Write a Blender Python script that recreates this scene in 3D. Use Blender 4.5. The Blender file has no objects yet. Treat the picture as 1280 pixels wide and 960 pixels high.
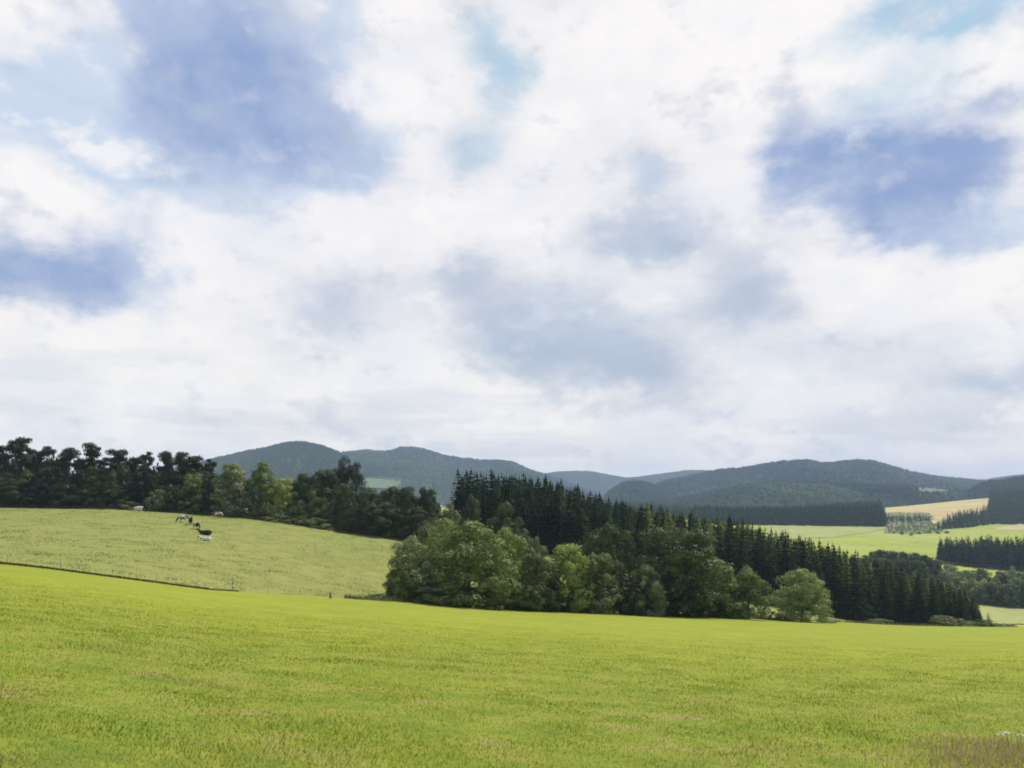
import bpy, math
import numpy as np
from mathutils import Vector

# ------------------------------------------------------------------ camera, sky, sun, exposure
R = math.radians
TH = R(8.25); CT, ST = math.cos(TH), math.sin(TH); F = 1000.0
scn = bpy.context.scene
col = scn.collection
cam_d = bpy.data.cameras.new('camera'); cam = bpy.data.objects.new('camera', cam_d); col.objects.link(cam)
cam_d.sensor_width = 36.0; cam_d.lens = 36.0 * F / 1280.0
cam_d.clip_start = 0.1; cam_d.clip_end = 40000.0
cam.location = (0, 0, 0); cam.rotation_euler = (R(90) + TH, 0, 0)
scn.camera = cam
scn.view_settings.view_transform = 'Standard'; scn.view_settings.look = 'None'
scn.view_settings.exposure = 0.0; scn.view_settings.gamma = 1.0; scn.view_settings.use_curve_mapping = False
scn.cycles.use_denoising = True
scn.cycles.max_bounces = 5; scn.cycles.diffuse_bounces = 3; scn.cycles.glossy_bounces = 2
scn.cycles.transmission_bounces = 3; scn.cycles.transparent_max_bounces = 8; scn.cycles.volume_bounces = 1
scn.cycles.filter_width = 1.9

SUN_EL, SUN_AZ = 54.0, 52.0            # the sun stands high, ahead of the camera and to the right
HAZE_DENSITY = 1.1e-4
HAZE_COLOR = (0.56, 0.70, 1.0, 1)

sun_d = bpy.data.lights.new('sun', 'SUN'); sun_d.energy = 5.0; sun_d.angle = R(1.5); sun_d.color = (1.0, 0.955, 0.88)
sun = bpy.data.objects.new('sun', sun_d); col.objects.link(sun)
_sd = Vector((math.sin(R(SUN_AZ)) * math.cos(R(SUN_EL)), math.cos(R(SUN_AZ)) * math.cos(R(SUN_EL)), math.sin(R(SUN_EL))))
sun.rotation_euler = (-_sd).to_track_quat('-Z', 'Y').to_euler()

def tan_of(py):                        # elevation (tangent) of a height in the 1280x960 frame
    v = (480.0 - py) / F
    return (v * CT + ST) / (CT - v * ST)
def u_of(px, t): return (px - 640.0) / F * (CT + t * ST)
def azel(px, py):
    t = tan_of(py); u = u_of(px, t)
    return math.atan2(u, 1.0), math.atan2(t, math.sqrt(1 + u * u))

def make_world():
    w = bpy.data.worlds.new('World'); scn.world = w; w.use_nodes = True
    nt = w.node_tree; nt.nodes.clear(); N = nt.nodes.new; L = nt.links.new
    def lk(a, b): L(a, b)
    def M(op, a, b=None, c=None, clamp=False):
        n = N('ShaderNodeMath'); n.operation = op; n.use_clamp = clamp
        for i, v in enumerate((a, b, c)):
            if v is None: continue
            if isinstance(v, (int, float)): n.inputs[i].default_value = v
            else: lk(v, n.inputs[i])
        return n.outputs[0]
    def VM(op, a, b, out=0):
        n = N('ShaderNodeVectorMath'); n.operation = op
        for i, v in enumerate((a, b)):
            if isinstance(v, tuple): n.inputs[i].default_value = v
            else: lk(v, n.inputs[i])
        return n.outputs[out]
    def sstep(x, a, b):
        n = N('ShaderNodeMapRange'); n.interpolation_type = 'SMOOTHSTEP'
        lk(x, n.inputs[0]); n.inputs[1].default_value = a; n.inputs[2].default_value = b
        return n.outputs[0]
    def noise(vec, sc, det=6, rough=0.55, out=0):
        n = N('ShaderNodeTexNoise'); n.noise_dimensions = '3D'; lk(vec, n.inputs['Vector'])
        n.inputs['Scale'].default_value = sc; n.inputs['Detail'].default_value = det; n.inputs['Roughness'].default_value = rough
        return n.outputs[out]
    def mixc(f, a, b):
        n = N('ShaderNodeMix'); n.data_type = 'RGBA'; lk(f, n.inputs[0])
        for i, v in ((6, a), (7, b)):
            if isinstance(v, tuple): n.inputs[i].default_value = v + (1,)
            else: lk(v, n.inputs[i])
        return n.outputs[2]
    tc = N('ShaderNodeTexCoord'); d = VM('NORMALIZE', tc.outputs['Generated'], (0, 0, 0))
    sp = N('ShaderNodeSeparateXYZ'); lk(d, sp.inputs[0])
    az = M('ARCTAN2', sp.outputs[0], sp.outputs[1]); el = M('ARCSINE', sp.outputs[2])
    cb = N('ShaderNodeCombineXYZ'); lk(az, cb.inputs[0]); lk(el, cb.inputs[1])
    # clouds flatten towards the horizon: stretch the noise space there
    st = N('ShaderNodeCombineXYZ'); lk(sp.outputs[0], st.inputs[0]); lk(sp.outputs[1], st.inputs[1])
    lk(M('MULTIPLY', sp.outputs[2], 1.5), st.inputs[2]); ns = st.outputs[0]
    w1 = VM('SUBTRACT', noise(ns, 3.6, 3, 0.5, 1), (0.5, 0.5, 0.5))
    w2 = VM('SUBTRACT', noise(ns, 13.0, 6, 0.6, 1), (0.5, 0.5, 0.5))
    P = VM('ADD', cb.outputs[0], VM('MULTIPLY', w1, (0.06, 0.05, 0)))
    P = VM('ADD', P, VM('MULTIPLY', w2, (0.10, 0.085, 0)))
    def field(blobs):
        acc = None
        for (px, py, sx, sy, amp) in blobs:
            a, e = azel(px, py)
            q = VM('MULTIPLY', VM('SUBTRACT', P, (a, e, 0)), (F / sx, F / sy, 0))
            g = M('MULTIPLY', M('EXPONENT', M('MULTIPLY', VM('DOT_PRODUCT', q, q, 1), -1.0)), amp)
            acc = g if acc is None else M('ADD', acc, g)
        return acc
    deep = field([(300, 40, 90, 80, .75), (380, 90, 80, 75, .8), (235, 110, 50, 60, .7), (420, 155, 70, 45, .6), (300, 150, 80, 50, .55), (165, 22, 60, 22, .9), (205, 60, 35, 40, .7),
                  (250, 205, 60, 45, .42), (450, 215, 100, 35, .38), (20, 310, 90, 40, .95), (95, 335, 60, 35, .7), (160, 310, 40, 45, .3), (1080, 205, 70, 45, .85), (1165, 210, 80, 45, .85),
                  (1145, 265, 55, 38, .6), (985, 165, 32, 55, .8), (1005, 215, 50, 50, .5), (1238, 128, 40, 18, .8), (1225, 210, 60, 35, .8), (1150, 285, 40, 30, .5), (1060, 175, 60, 30, .5), (260, 120, 70, 80, .5), (330, 200, 110, 50, .6), (470, 225, 70, 30, .35), (50, 345, 110, 32, .6), (1120, 240, 110, 45, .5), (1150, 285, 60, 38, .8), (230, 60, 90, 70, .4), (170, 290, 40, 30, .3), (990, 240, 40, 50, .4), (230, 160, 60, 70, .5)])
    pale = field([(60, 130, 110, 60, 1.0), (140, 150, 60, 90, .8), (300, 235, 110, 55, .8), (480, 200, 60, 60, .7), (1225, 280, 110, 45, .7), (430, 40, 60, 110, .7), (170, 335, 60, 60, .6), (1130, 150, 150, 60, .6), (820, 240, 50, 60, .5)])
    grey = field([(700, 395, 160, 50, .75), (770, 465, 120, 38, .95), (610, 345, 80, 40, .6), (650, 440, 90, 40, .5), (800, 262, 75, 70, .75), (830, 300, 90, 30, .5), (945, 360, 62, 60, 1.0), (590, 325, 50, 40, .6), (700, 430, 120, 50, .6), (830, 470, 70, 40, .5), (790, 300, 110, 28, .6), (815, 215, 36, 40, .6), (400, 390, 60, 45, .5), (1270, 475, 90, 24, .5), (900, 390, 60, 30, .4),
                  (420, 395, 90, 45, .5), (1260, 475, 80, 28, .8), (740, 520, 90, 10, .5), (590, 200, 50, 50, .5), (60, 455, 80, 22, .35), (1120, 430, 120, 40, .42), (1060, 555, 200, 10, .4), (360, 525, 80, 10, .35),
                  (290, 290, 160, 40, .3), (950, 515, 160, 30, .42), (1180, 520, 100, 18, .4), (1030, 440, 60, 22, .35), (520, 490, 60, 10, .3), (150, 560, 200, 10, .25)])
    cyan = field([(612, 60, 40, 40, .62), (632, 115, 34, 40, .6), (415, 15, 60, 50, .5), (1120, 30, 110, 30, .85), (1215, 8, 60, 24, .95), (485, 185, 45, 50, .45),
                  (195, 200, 22, 110, .45), (1080, 125, 100, 22, .4), (20, 50, 60, 30, .35), (600, 190, 45, 30, .5), (1150, 85, 80, 30, .35), (800, 215, 30, 30, .35)])
    outside = M('MAXIMUM', sstep(M('ABSOLUTE', az), 0.62, 0.95), sstep(el, 0.62, 0.85))
    sunv = tuple(0.05 * q for q in (math.sin(R(SUN_AZ)) * .6, 0.2, 1.0))
    big = noise(ns, 2.3, 6, 0.55)
    fine = M('SUBTRACT', noise(ns, 8.0, 10, 0.6), 0.5)
    fine2 = M('SUBTRACT', noise(ns, 5.0, 8, 0.58), 0.5)
    ns2 = VM('ADD', ns, sunv)
    rel = M('SUBTRACT', noise(ns2, 7.0, 7, 0.58), noise(ns, 7.0, 7, 0.58))            # lit and shaded sides of the billows
    ns3 = VM('ADD', ns, tuple(.4 * q for q in sunv))
    rel2 = M('SUBTRACT', noise(ns3, 16.0, 7, 0.6), noise(ns, 16.0, 7, 0.6))
    rel = M('ADD', rel, M('MULTIPLY', rel2, 0.6))
    hi = sstep(el, 0.02, 0.3)
    fd = M('ADD', deep, M('MULTIPLY', fine, 0.75))
    fg = M('ADD', grey, M('MULTIPLY', fine, 1.0))
    fc = M('ADD', cyan, M('MULTIPLY', fine2, 0.9))
    f_d = sstep(fd, 0.05, 1.55); f_g = sstep(fg, 0.0, 1.6); f_c = sstep(fc, 0.15, 1.1); f_p = sstep(M('ADD', pale, M('MULTIPLY', fine, 1.0)), 0.25, 0.95)
    white = mixc(hi, (1.10, 1.04, 0.97), (1.0, 0.965, 0.96))
    shade = sstep(noise(ns, 5.5, 9, 0.62), 0.42, 0.68)
    white = mixc(M('MULTIPLY', shade, 0.38), white, (0.70, 0.72, 0.79))
    c = mixc(M('MULTIPLY', f_g, 0.95), white, (0.43, 0.51, 0.655))
    c = mixc(M('MULTIPLY', f_p, 0.85), c, (0.54, 0.66, 0.85))
    c = mixc(M('MULTIPLY', f_c, 0.9), c, (0.42, 0.68, 0.85))
    dcol = mixc(sstep(noise(ns, 6.0, 8, 0.55), 0.35, 0.7), (0.255, 0.36, 0.63), (0.46, 0.55, 0.765))
    veil = sstep(noise(ns, 4.2, 9, 0.6), 0.44, 0.66)
    c = mixc(M('MULTIPLY', f_d, 0.97), c, dcol)
    c = mixc(M('MULTIPLY', veil, 0.42), c, (0.76, 0.81, 0.91))
    calm = M('SUBTRACT', 1.0, M('MULTIPLY', M('MAXIMUM', f_d, f_g), 0.72))
    c = mixc(M('MULTIPLY', sstep(rel, 0.02, 0.26), calm), c, (0.93, 0.92, 0.945))                        # sunlit rims
    c = mixc(M('MULTIPLY', sstep(M('MULTIPLY', rel, -1.0), 0.03, 0.30), 0.55), c, (0.50, 0.56, 0.69))
    lowv = N('ShaderNodeCombineXYZ'); lk(sp.outputs[0], lowv.inputs[0]); lk(sp.outputs[1], lowv.inputs[1]); lk(M('MULTIPLY', sp.outputs[2], 7.0), lowv.inputs[2])
    band = M('MULTIPLY', sstep(noise(lowv.outputs[0], 3.4, 7, 0.55), 0.47, 0.68), M('SUBTRACT', 1.0, sstep(el, 0.10, 0.24)))
    c = mixc(M('MULTIPLY', band, 0.5), c, (0.66, 0.68, 0.75))
    # unseen sky overhead and behind: grey-blue cloud darkened to cut the fill light
    rear = mixc(sstep(big, 0.42, 0.62), (0.20, 0.33, 0.60), (0.62, 0.64, 0.70))
    c = mixc(outside, c, rear)
    bgc = N('ShaderNodeBackground'); lk(c, bgc.inputs[0]); bgc.inputs[1].default_value = 1.0
    sky = N('ShaderNodeTexSky'); sky.sky_type = 'NISHITA'; sky.sun_disc = False
    sky.sun_elevation = R(SUN_EL); sky.sun_rotation = R(SUN_AZ); sky.altitude = 400
    bgs = N('ShaderNodeBackground'); lk(sky.outputs[0], bgs.inputs[0]); bgs.inputs[1].default_value = 0.10
    mx = N('ShaderNodeMixShader'); lk(M('MULTIPLY', f_c, 0.3), mx.inputs[0]); lk(bgc.outputs[0], mx.inputs[1]); lk(bgs.outputs[0], mx.inputs[2])
    out = N('ShaderNodeOutputWorld'); lk(mx.outputs[0], out.inputs[0])
    w.cycles.sampling_method = 'MANUAL'; w.cycles.sample_map_resolution = 512
make_world()

# ------------------------------------------------------------------ terrain height
B_ = 'b'
TABLE = {
 -400: [(70, 690), (200, 633), (260, 640), (1000, 645), (2500, 635)],
 0:    [(75, 705), (130, 665), (200, 633), (260, 637), (1000, 645), (2500, 635)],
 130:  [(80, 722), (130, 674), (200, 634), (260, 637), (1000, 645), (2500, 635)],
 260:  [(86, 740), (130, 690), (200, 642), (260, 641), (1000, 645), (2500, 633)],
 350:  [(95, 747), (130, 708), (198, 649), (260, 645), (1000, 650), (2500, 633)],
 440:  [(105, 752), (130, 727), (192, 664), (260, 658), (1000, 655), (2500, 632)],
 520:  [(112, 756), (135, 737), (188, 673), (230, 668), (330, 655), (1000, 652), (2500, 632)],
 640:  [(120, 765), (150, 740), (225, 678), (330, 656), (500, 655), (1000, 652), (2500, 632)],
 800:  [(130, 770), (160, 752), (225, 720), (330, 690), (500, 690), (1000, 660), (2500, 632)],
 960:  [(145, 776), (225, 757), (330, 722), (500, 705), (700, 685), (900, 672), (1000, 663), (1150, 656), (1500, 650), (2000, 650)],
 1100: [(170, 781), (225, 785), (330, 748), (430, 735), (500, 716), (600, 703), (750, 689), (900, 674), (1050, 662), (1150, 657), (1350, 643), (1600, 633), (2000, 650)],
 1240: [(190, 783), (250, 795), (400, 775), (470, 757), (560, 725), (650, 708), (760, 692), (900, 672), (1100, 664), (1300, 655), (1480, 640), (1700, 617), (2100, 640)],
 1700: [(200, 783), (400, 775), (560, 730), (900, 675), (1300, 655), (1700, 612), (2100, 635)],
}
_px = sorted(TABLE)
_phi = np.array([math.atan(u_of(p, -0.08)) for p in _px])
_Yb = np.array([TABLE[p][0][0] for p in _px], float)
LY = np.linspace(math.log(1.0), math.log(14000.0), 700)
_rows = []
for p in _px:
    ys = [0.0] + [q[0] for q in TABLE[p]] + [14000.0]
    zs = [-1.6] + [q[0] * tan_of(q[1]) for q in TABLE[p]] + [14000 * tan_of(628)]
    _rows.append(np.interp(np.exp(LY), ys, zs))
_rows = np.array(_rows)
PH = np.linspace(_phi[0], _phi[-1], 361)
_G = np.array([np.interp(PH, _phi, _rows[:, j]) for j in range(len(LY))]).T      # (phi, Y)
def _gs(a, s, ax):
    k = np.arange(-int(3 * s) - 1, int(3 * s) + 2); w = np.exp(-k * k / (2 * s * s)); w /= w.sum()
    n = len(k) // 2; pad = [(0, 0), (0, 0)]; pad[ax] = (n, n)
    b = np.pad(a, pad, mode='edge'); o = np.zeros_like(a)
    for i, wk in enumerate(w):
        o += wk * (b[i:i + a.shape[0], :] if ax == 0 else b[:, i:i + a.shape[1]])
    return o
_G = _gs(_gs(_G, 6, 0), 3.2, 1)
def vnoise(x, y, seed=0):              # smooth value noise, vectorised
    xi = np.floor(x).astype(np.int64); yi = np.floor(y).astype(np.int64); fx = x - xi; fy = y - yi
    fx = fx * fx * (3 - 2 * fx); fy = fy * fy * (3 - 2 * fy)
    def h(a, b):
        n = (a * 374761393 + b * 668265263 + seed * 1442695041) & 0x7fffffff
        n = ((n ^ (n >> 13)) * 1274126177) & 0x7fffffff
        return (n & 0xffff) / 65535.0
    return (h(xi, yi) * (1 - fx) + h(xi + 1, yi) * fx) * (1 - fy) + (h(xi, yi + 1) * (1 - fx) + h(xi + 1, yi + 1) * fx) * fy
def fold(phi):
    a = np.abs(phi); s = np.sign(phi)
    c = np.clip(a, 0, R(36)); back = np.clip((a - R(60)) / R(120), 0, 1)
    return s * c * (1 - back)
def depth_of(x, y):
    r = np.hypot(x, y); ph = np.arctan2(x, y); pc = fold(ph)
    return r * np.cos(np.minimum(np.abs(ph), R(36))), pc
def H(x, y):
    x = np.asarray(x, float); y = np.asarray(y, float)
    Y, pc = depth_of(x, y)
    fy = (np.log(np.maximum(Y, 1.0)) - LY[0]) / (LY[1] - LY[0]); fp = (pc - PH[0]) / (PH[1] - PH[0])
    fy = np.clip(fy, 0, len(LY) - 1.001); fp = np.clip(fp, 0, len(PH) - 1.001)
    j = fy.astype(int); i = fp.astype(int); a = fp - i; b = fy - j
    z = (_G[i, j] * (1 - a) + _G[i + 1, j] * a) * (1 - b) + (_G[i, j + 1] * (1 - a) + _G[i + 1, j + 1] * a) * b
    z = z + (vnoise(x / 9.0, y / 9.0, 3) - 0.5) * np.clip(Y / 60, 0, 1) * np.where(Y < Yb_of(pc) + 2, 0.08, 0.3)
    return z
def Yb_of(pc): return np.interp(pc, _phi, _Yb)

def at(px, Y):                         # the ground under a bearing at depth Y
    t = -0.05
    for _ in range(3):
        x = u_of(px, t) * Y; z = float(H(x, Y)); t = z / Y
    return x, float(Y), z
def px_of(x, y): return 640 + F * (x / y) / (CT - 0.08 * ST)
def find_Y(px, py, y0, y1, n=400):     # where the ground is seen at (px, py)
    ys = np.linspace(y0, y1, n); t = tan_of(py); x = u_of(px, t) * ys
    d = H(x, ys) - t * ys
    k = np.where((d[:-1] < 0) & (d[1:] >= 0))[0]
    if len(k) == 0: return float(ys[np.argmin(np.abs(d / ys))])
    k = k[0]; return float(ys[k] + (ys[k + 1] - ys[k]) * (-d[k]) / (d[k + 1] - d[k]))

# ------------------------------------------------------------------ mesh helpers
def mesh_np(name, V, Fc, mats=(), colors=None, smooth=False):
    V = np.ascontiguousarray(V, dtype=np.float32).reshape(-1, 3); Fc = np.ascontiguousarray(Fc, dtype=np.int32)
    k = Fc.shape[1]; n = Fc.shape[0]
    me = bpy.data.meshes.new(name)
    me.vertices.add(len(V)); me.vertices.foreach_set('co', V.ravel())
    me.loops.add(n * k); me.loops.foreach_set('vertex_index', Fc.ravel())
    me.polygons.add(n); me.polygons.foreach_set('loop_start', np.arange(0, n * k, k, dtype=np.int32))
    if smooth: me.polygons.foreach_set('use_smooth', np.ones(n, bool))
    me.update(calc_edges=True)
    if colors is not None:
        ca = me.color_attributes.new('tint', 'FLOAT_COLOR', 'POINT')
        c4 = np.ones((len(V), 4), np.float32); c4[:, :3] = colors; ca.data.foreach_set('color', c4.ravel())
    for m in mats: me.materials.append(m)
    return me
def quads_mesh(name, Q, mats, colors=None):
    n = len(Q); return mesh_np(name, Q.reshape(-1, 3), np.arange(n * 4).reshape(n, 4), mats, colors)
def grid_mesh(name, X, Y, Z, mats, smooth=True):
    a, b = X.shape; idx = np.arange(a * b).reshape(a, b)
    Fc = np.stack([idx[:-1, :-1], idx[1:, :-1], idx[1:, 1:], idx[:-1, 1:]], -1).reshape(-1, 4)
    return mesh_np(name, np.stack([X, Y, Z], -1), Fc, mats, smooth=smooth)
def link(name, me, parent=None, loc=(0, 0, 0)):
    o = bpy.data.objects.new(name, me); col.objects.link(o); o.location = loc
    if parent is not None: o.parent = parent
    return o
def tag(o, label=None, cat=None, group=None, kind=None):
    if label: o['label'] = label
    if cat: o['category'] = cat
    if group: o['group'] = group
    if kind: o['kind'] = kind
    return o
class MB:                              # tapered tubes and boxes gathered into one mesh
    def __init__(s): s.v = []; s.f = []
    def tube(s, pts, rad, n=7, cap=True):
        pts = [Vector(p) for p in pts]; base = len(s.v)
        for i, p in enumerate(pts):
            d = (pts[min(i + 1, len(pts) - 1)] - pts[max(i - 1, 0)]).normalized()
            a = d.orthogonal().normalized() if abs(d.z) < 0.9 else Vector((1, 0, 0))
            a = (a - d * a.dot(d)).normalized(); b = d.cross(a)
            for k in range(n):
                t = 2 * math.pi * k / n
                s.v.append(p + (a * math.cos(t) + b * math.sin(t)) * rad[i])
        for i in range(len(pts) - 1):
            for k in range(n):
                q = base + i * n; s.f.append((q + k, q + (k + 1) % n, q + n + (k + 1) % n, q + n + k))
        if cap:
            s.f.append(tuple(base + k for k in range(n))[::-1]); s.f.append(tuple(base + (len(pts) - 1) * n + k for k in range(n)))
    def mesh(s, name, mats):
        me = bpy.data.meshes.new(name); me.from_pydata([tuple(v) for v in s.v], [], s.f)
        for m in mats: me.materials.append(m)
        me.polygons.foreach_set('use_smooth', np.ones(len(me.polygons), bool)); me.update(); return me

# ------------------------------------------------------------------ materials
def new_mat(name):
    m = bpy.data.materials.new(name); m.use_nodes = True; nt = m.node_tree; nt.nodes.clear()
    return m, nt, nt.nodes.new, nt.links.new
def ground_mat(name, cols, scales, bump=0.3, bump_scale=3.0, stretch=(1, 1, 1), rough=0.95, stops=None, streak=None):
    """cols: dark, mid, light, patch; scales: big, medium, small noise frequencies in 1/m"""
    m, nt, N, L = new_mat(name)
    tc = N('ShaderNodeTexCoord'); mp = N('ShaderNodeMapping'); L(tc.outputs['Object'], mp.inputs[0]); mp.inputs['Scale'].default_value = stretch
    def nz(sc, det, ro=0.6):
        n = N('ShaderNodeTexNoise'); L(mp.outputs[0], n.inputs['Vector']); n.inputs['Scale'].default_value = sc
        n.inputs['Detail'].default_value = det; n.inputs['Roughness'].default_value = ro; return n.outputs[0]
    big, med, sml = nz(scales[0], 4), nz(scales[1], 6, .65), nz(scales[2], 8, .7)
    mix = N('ShaderNodeMath'); mix.operation = 'MULTIPLY_ADD'; L(med, mix.inputs[0]); mix.inputs[1].default_value = 0.5
    m2 = N('ShaderNodeMath'); m2.operation = 'MULTIPLY_ADD'; L(sml, m2.inputs[0]); m2.inputs[1].default_value = 0.5; m2.inputs[2].default_value = 0
    L(m2.outputs[0], mix.inputs[2])
    r = N('ShaderNodeValToRGB'); L(mix.outputs[0], r.inputs[0]); e = r.color_ramp.elements
    st = stops or (0.36, 0.5, 0.64)
    e[0].position = st[0]; e[0].color = cols[0] + (1,); e[1].position = st[2]; e[1].color = cols[2] + (1,)
    k = e.new(st[1]); k.color = cols[1] + (1,)
    mr = N('ShaderNodeMapRange'); mr.interpolation_type = 'SMOOTHSTEP'; L(big, mr.inputs[0]); mr.inputs[1].default_value = 0.46; mr.inputs[2].default_value = 0.7; mr.inputs[4].default_value = 0.75
    mc = N('ShaderNodeMix'); mc.data_type = 'RGBA'; L(mr.outputs[0], mc.inputs[0]); L(r.outputs[0], mc.inputs[6]); mc.inputs[7].default_value = cols[3] + (1,)
    bs = N('ShaderNodeBsdfPrincipled'); L(mc.outputs[2], bs.inputs['Base Color']); bs.inputs['Roughness'].default_value = rough
    bs.inputs['Specular IOR Level'].default_value = 0.15
    bn = N('ShaderNodeTexNoise'); L(mp.outputs[0], bn.inputs['Vector']); bn.inputs['Scale'].default_value = bump_scale; bn.inputs['Detail'].default_value = 6
    bp = N('ShaderNodeBump'); L(bn.outputs[0], bp.inputs['Height']); bp.inputs['Strength'].default_value = bump; bp.inputs['Distance'].default_value = 0.5 / bump_scale
    L(bp.outputs[0], bs.inputs['Normal'])
    o = N('ShaderNodeOutputMaterial'); L(bs.outputs[0], o.inputs[0])
    return m
def leaf_mat(name, dark, light, nscale=0.6, transl=0.24, tint=False, spec=0.2, objvar=0.12):
    m, nt, N, L = new_mat(name)
    tc = N('ShaderNodeTexCoord'); oi = N('ShaderNodeObjectInfo')
    n = N('ShaderNodeTexNoise'); L(tc.outputs['Object'], n.inputs['Vector']); n.inputs['Scale'].default_value = nscale; n.inputs['Detail'].default_value = 5
    mr = N('ShaderNodeMapRange'); L(n.outputs[0], mr.inputs[0]); mr.inputs[1].default_value = 0.35; mr.inputs[2].default_value = 0.65
    mc = N('ShaderNodeMix'); mc.data_type = 'RGBA'; L(mr.outputs[0], mc.inputs[0]); mc.inputs[6].default_value = dark + (1,); mc.inputs[7].default_value = light + (1,)
    c = mc.outputs[2]
    if tint:
        at_ = N('ShaderNodeAttribute'); at_.attribute_name = 'tint'
        mm = N('ShaderNodeMix'); mm.data_type = 'RGBA'; mm.blend_type = 'MULTIPLY'; mm.inputs[0].default_value = 1; L(c, mm.inputs[6]); L(at_.outputs[0], mm.inputs[7]); c = mm.outputs[2]
    hs = N('ShaderNodeHueSaturation'); L(c, hs.inputs['Color'])
    r1 = N('ShaderNodeMapRange'); L(oi.outputs['Random'], r1.inputs[0]); r1.inputs[3].default_value = 1 - objvar * 1.6; r1.inputs[4].default_value = 1 + objvar * 1.6; L(r1.outputs[0], hs.inputs['Value'])
    r2 = N('ShaderNodeMath'); r2.operation = 'MULTIPLY'; L(oi.outputs['Random'], r2.inputs[0]); r2.inputs[1].default_value = 7.31
    r3 = N('ShaderNodeMath'); r3.operation = 'FRACT'; L(r2.outputs[0], r3.inputs[0])
    r4 = N('ShaderNodeMapRange'); L(r3.outputs[0], r4.inputs[0]); r4.inputs[3].default_value = 0.5 - objvar * .12; r4.inputs[4].default_value = 0.5 + objvar * .12; L(r4.outputs[0], hs.inputs['Hue'])
    c = hs.outputs[0]
    d = N('ShaderNodeBsdfDiffuse'); L(c, d.inputs[0]); t = N('ShaderNodeBsdfTranslucent'); L(c, t.inputs[0])
    mx = N('ShaderNodeMixShader'); mx.inputs[0].default_value = transl; L(d.outputs[0], mx.inputs[1]); L(t.outputs[0], mx.inputs[2])
    g = N('ShaderNodeBsdfGlossy'); g.inputs['Roughness'].default_value = 0.55; g.inputs[0].default_value = (1, 1, 1, 1)
    m3 = N('ShaderNodeMixShader'); m3.inputs[0].default_value = 0.02 * spec / 0.2; L(mx.outputs[0], m3.inputs[1]); L(g.outputs[0], m3.inputs[2])
    o = N('ShaderNodeOutputMaterial'); L(m3.outputs[0], o.inputs[0])
    return m
def plain_mat(name, c, c2=None, sc=4.0, rough=0.8, metal=0.0, coord='Object', lo=.4, hi=.6, stretch=(1, 1, 1)):
    m, nt, N, L = new_mat(name)
    bs = N('ShaderNodeBsdfPrincipled'); bs.inputs['Roughness'].default_value = rough; bs.inputs['Metallic'].default_value = metal
    tc = N('ShaderNodeTexCoord'); mp = N('ShaderNodeMapping'); mp.inputs['Scale'].default_value = stretch; L(tc.outputs[coord], mp.inputs[0])
    n = N('ShaderNodeTexNoise'); L(mp.outputs[0], n.inputs['Vector']); n.inputs['Scale'].default_value = sc; n.inputs['Detail'].default_value = 3
    mr = N('ShaderNodeMapRange'); L(n.outputs[0], mr.inputs[0]); mr.inputs[1].default_value = lo; mr.inputs[2].default_value = hi
    mc = N('ShaderNodeMix'); mc.data_type = 'RGBA'; L(mr.outputs[0], mc.inputs[0]); mc.inputs[6].default_value = c + (1,); mc.inputs[7].default_value = (c2 or c) + (1,)
    L(mc.outputs[2], bs.inputs['Base Color']); o = N('ShaderNodeOutputMaterial'); L(bs.outputs[0], o.inputs[0]); return m

M_field = ground_mat('mown_meadow', [(0.175, 0.21, 0.016), (0.235, 0.262, 0.02), (0.285, 0.305, 0.03), (0.205, 0.24, 0.018)], (0.045, 0.3, 1.3), bump=0.35, bump_scale=3)
M_past = ground_mat('rough_pasture', [(0.165, 0.185, 0.045), (0.225, 0.24, 0.06), (0.28, 0.275, 0.08), (0.20, 0.22, 0.05)], (0.035, 0.35, 1.6), bump=0.5, bump_scale=1.8)
M_vall = ground_mat('valley_meadow', [(0.17, 0.22, 0.03), (0.265, 0.31, 0.04), (0.36, 0.37, 0.06), (0.33, 0.33, 0.09)], (0.008, 0.03, 0.2), bump=0.1, bump_scale=.5)
M_wheat = ground_mat('ripe_wheat', [(0.30, 0.22, 0.09), (0.46, 0.37, 0.15), (0.55, 0.46, 0.23), (0.37, 0.25, 0.11)], (0.006, 0.022, 0.12), bump=0.1, bump_scale=.4, stretch=(.2, 1, 1))
M_straw = ground_mat('stubble', [(0.34, 0.27, 0.13), (0.40, 0.32, 0.16), (0.44, 0.36, 0.19), (0.38, 0.30, 0.15)], (0.01, 0.05, 0.3), bump=0.1, bump_scale=.4)
M_clear = ground_mat('clearing_scrub', [(0.10, 0.12, 0.045), (0.16, 0.17, 0.07), (0.22, 0.22, 0.10), (0.17, 0.16, 0.08)], (0.02, 0.12, 0.5), bump=0.3, bump_scale=.4)
M_pale = ground_mat('pale_meadow', [(0.20, 0.235, 0.06), (0.28, 0.30, 0.09), (0.36, 0.35, 0.13), (0.32, 0.29, 0.11)], (0.01, 0.03, 0.2), bump=0.1, bump_scale=.5)
M_hmead = ground_mat('hill_meadow', [(0.10, 0.13, 0.06), (0.13, 0.16, 0.075), (0.17, 0.20, 0.09), (0.14, 0.16, 0.08)], (0.004, 0.02, 0.1), bump=0.1, bump_scale=.2)
M_hill = ground_mat('forested_hill', [(0.008, 0.016, 0.008), (0.018, 0.031, 0.014), (0.035, 0.05, 0.02), (0.014, 0.022, 0.012)], (0.0022, 0.012, 0.05), bump=1.0, bump_scale=.035, stops=(.4, .5, .62))
M_hillg = ground_mat('mixed_wood_hill', [(0.012, 0.024, 0.01), (0.028, 0.046, 0.018), (0.06, 0.08, 0.03), (0.016, 0.028, 0.012)], (0.003, 0.012, 0.05), bump=1.0, bump_scale=.035, stops=(.4, .5, .62))

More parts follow.
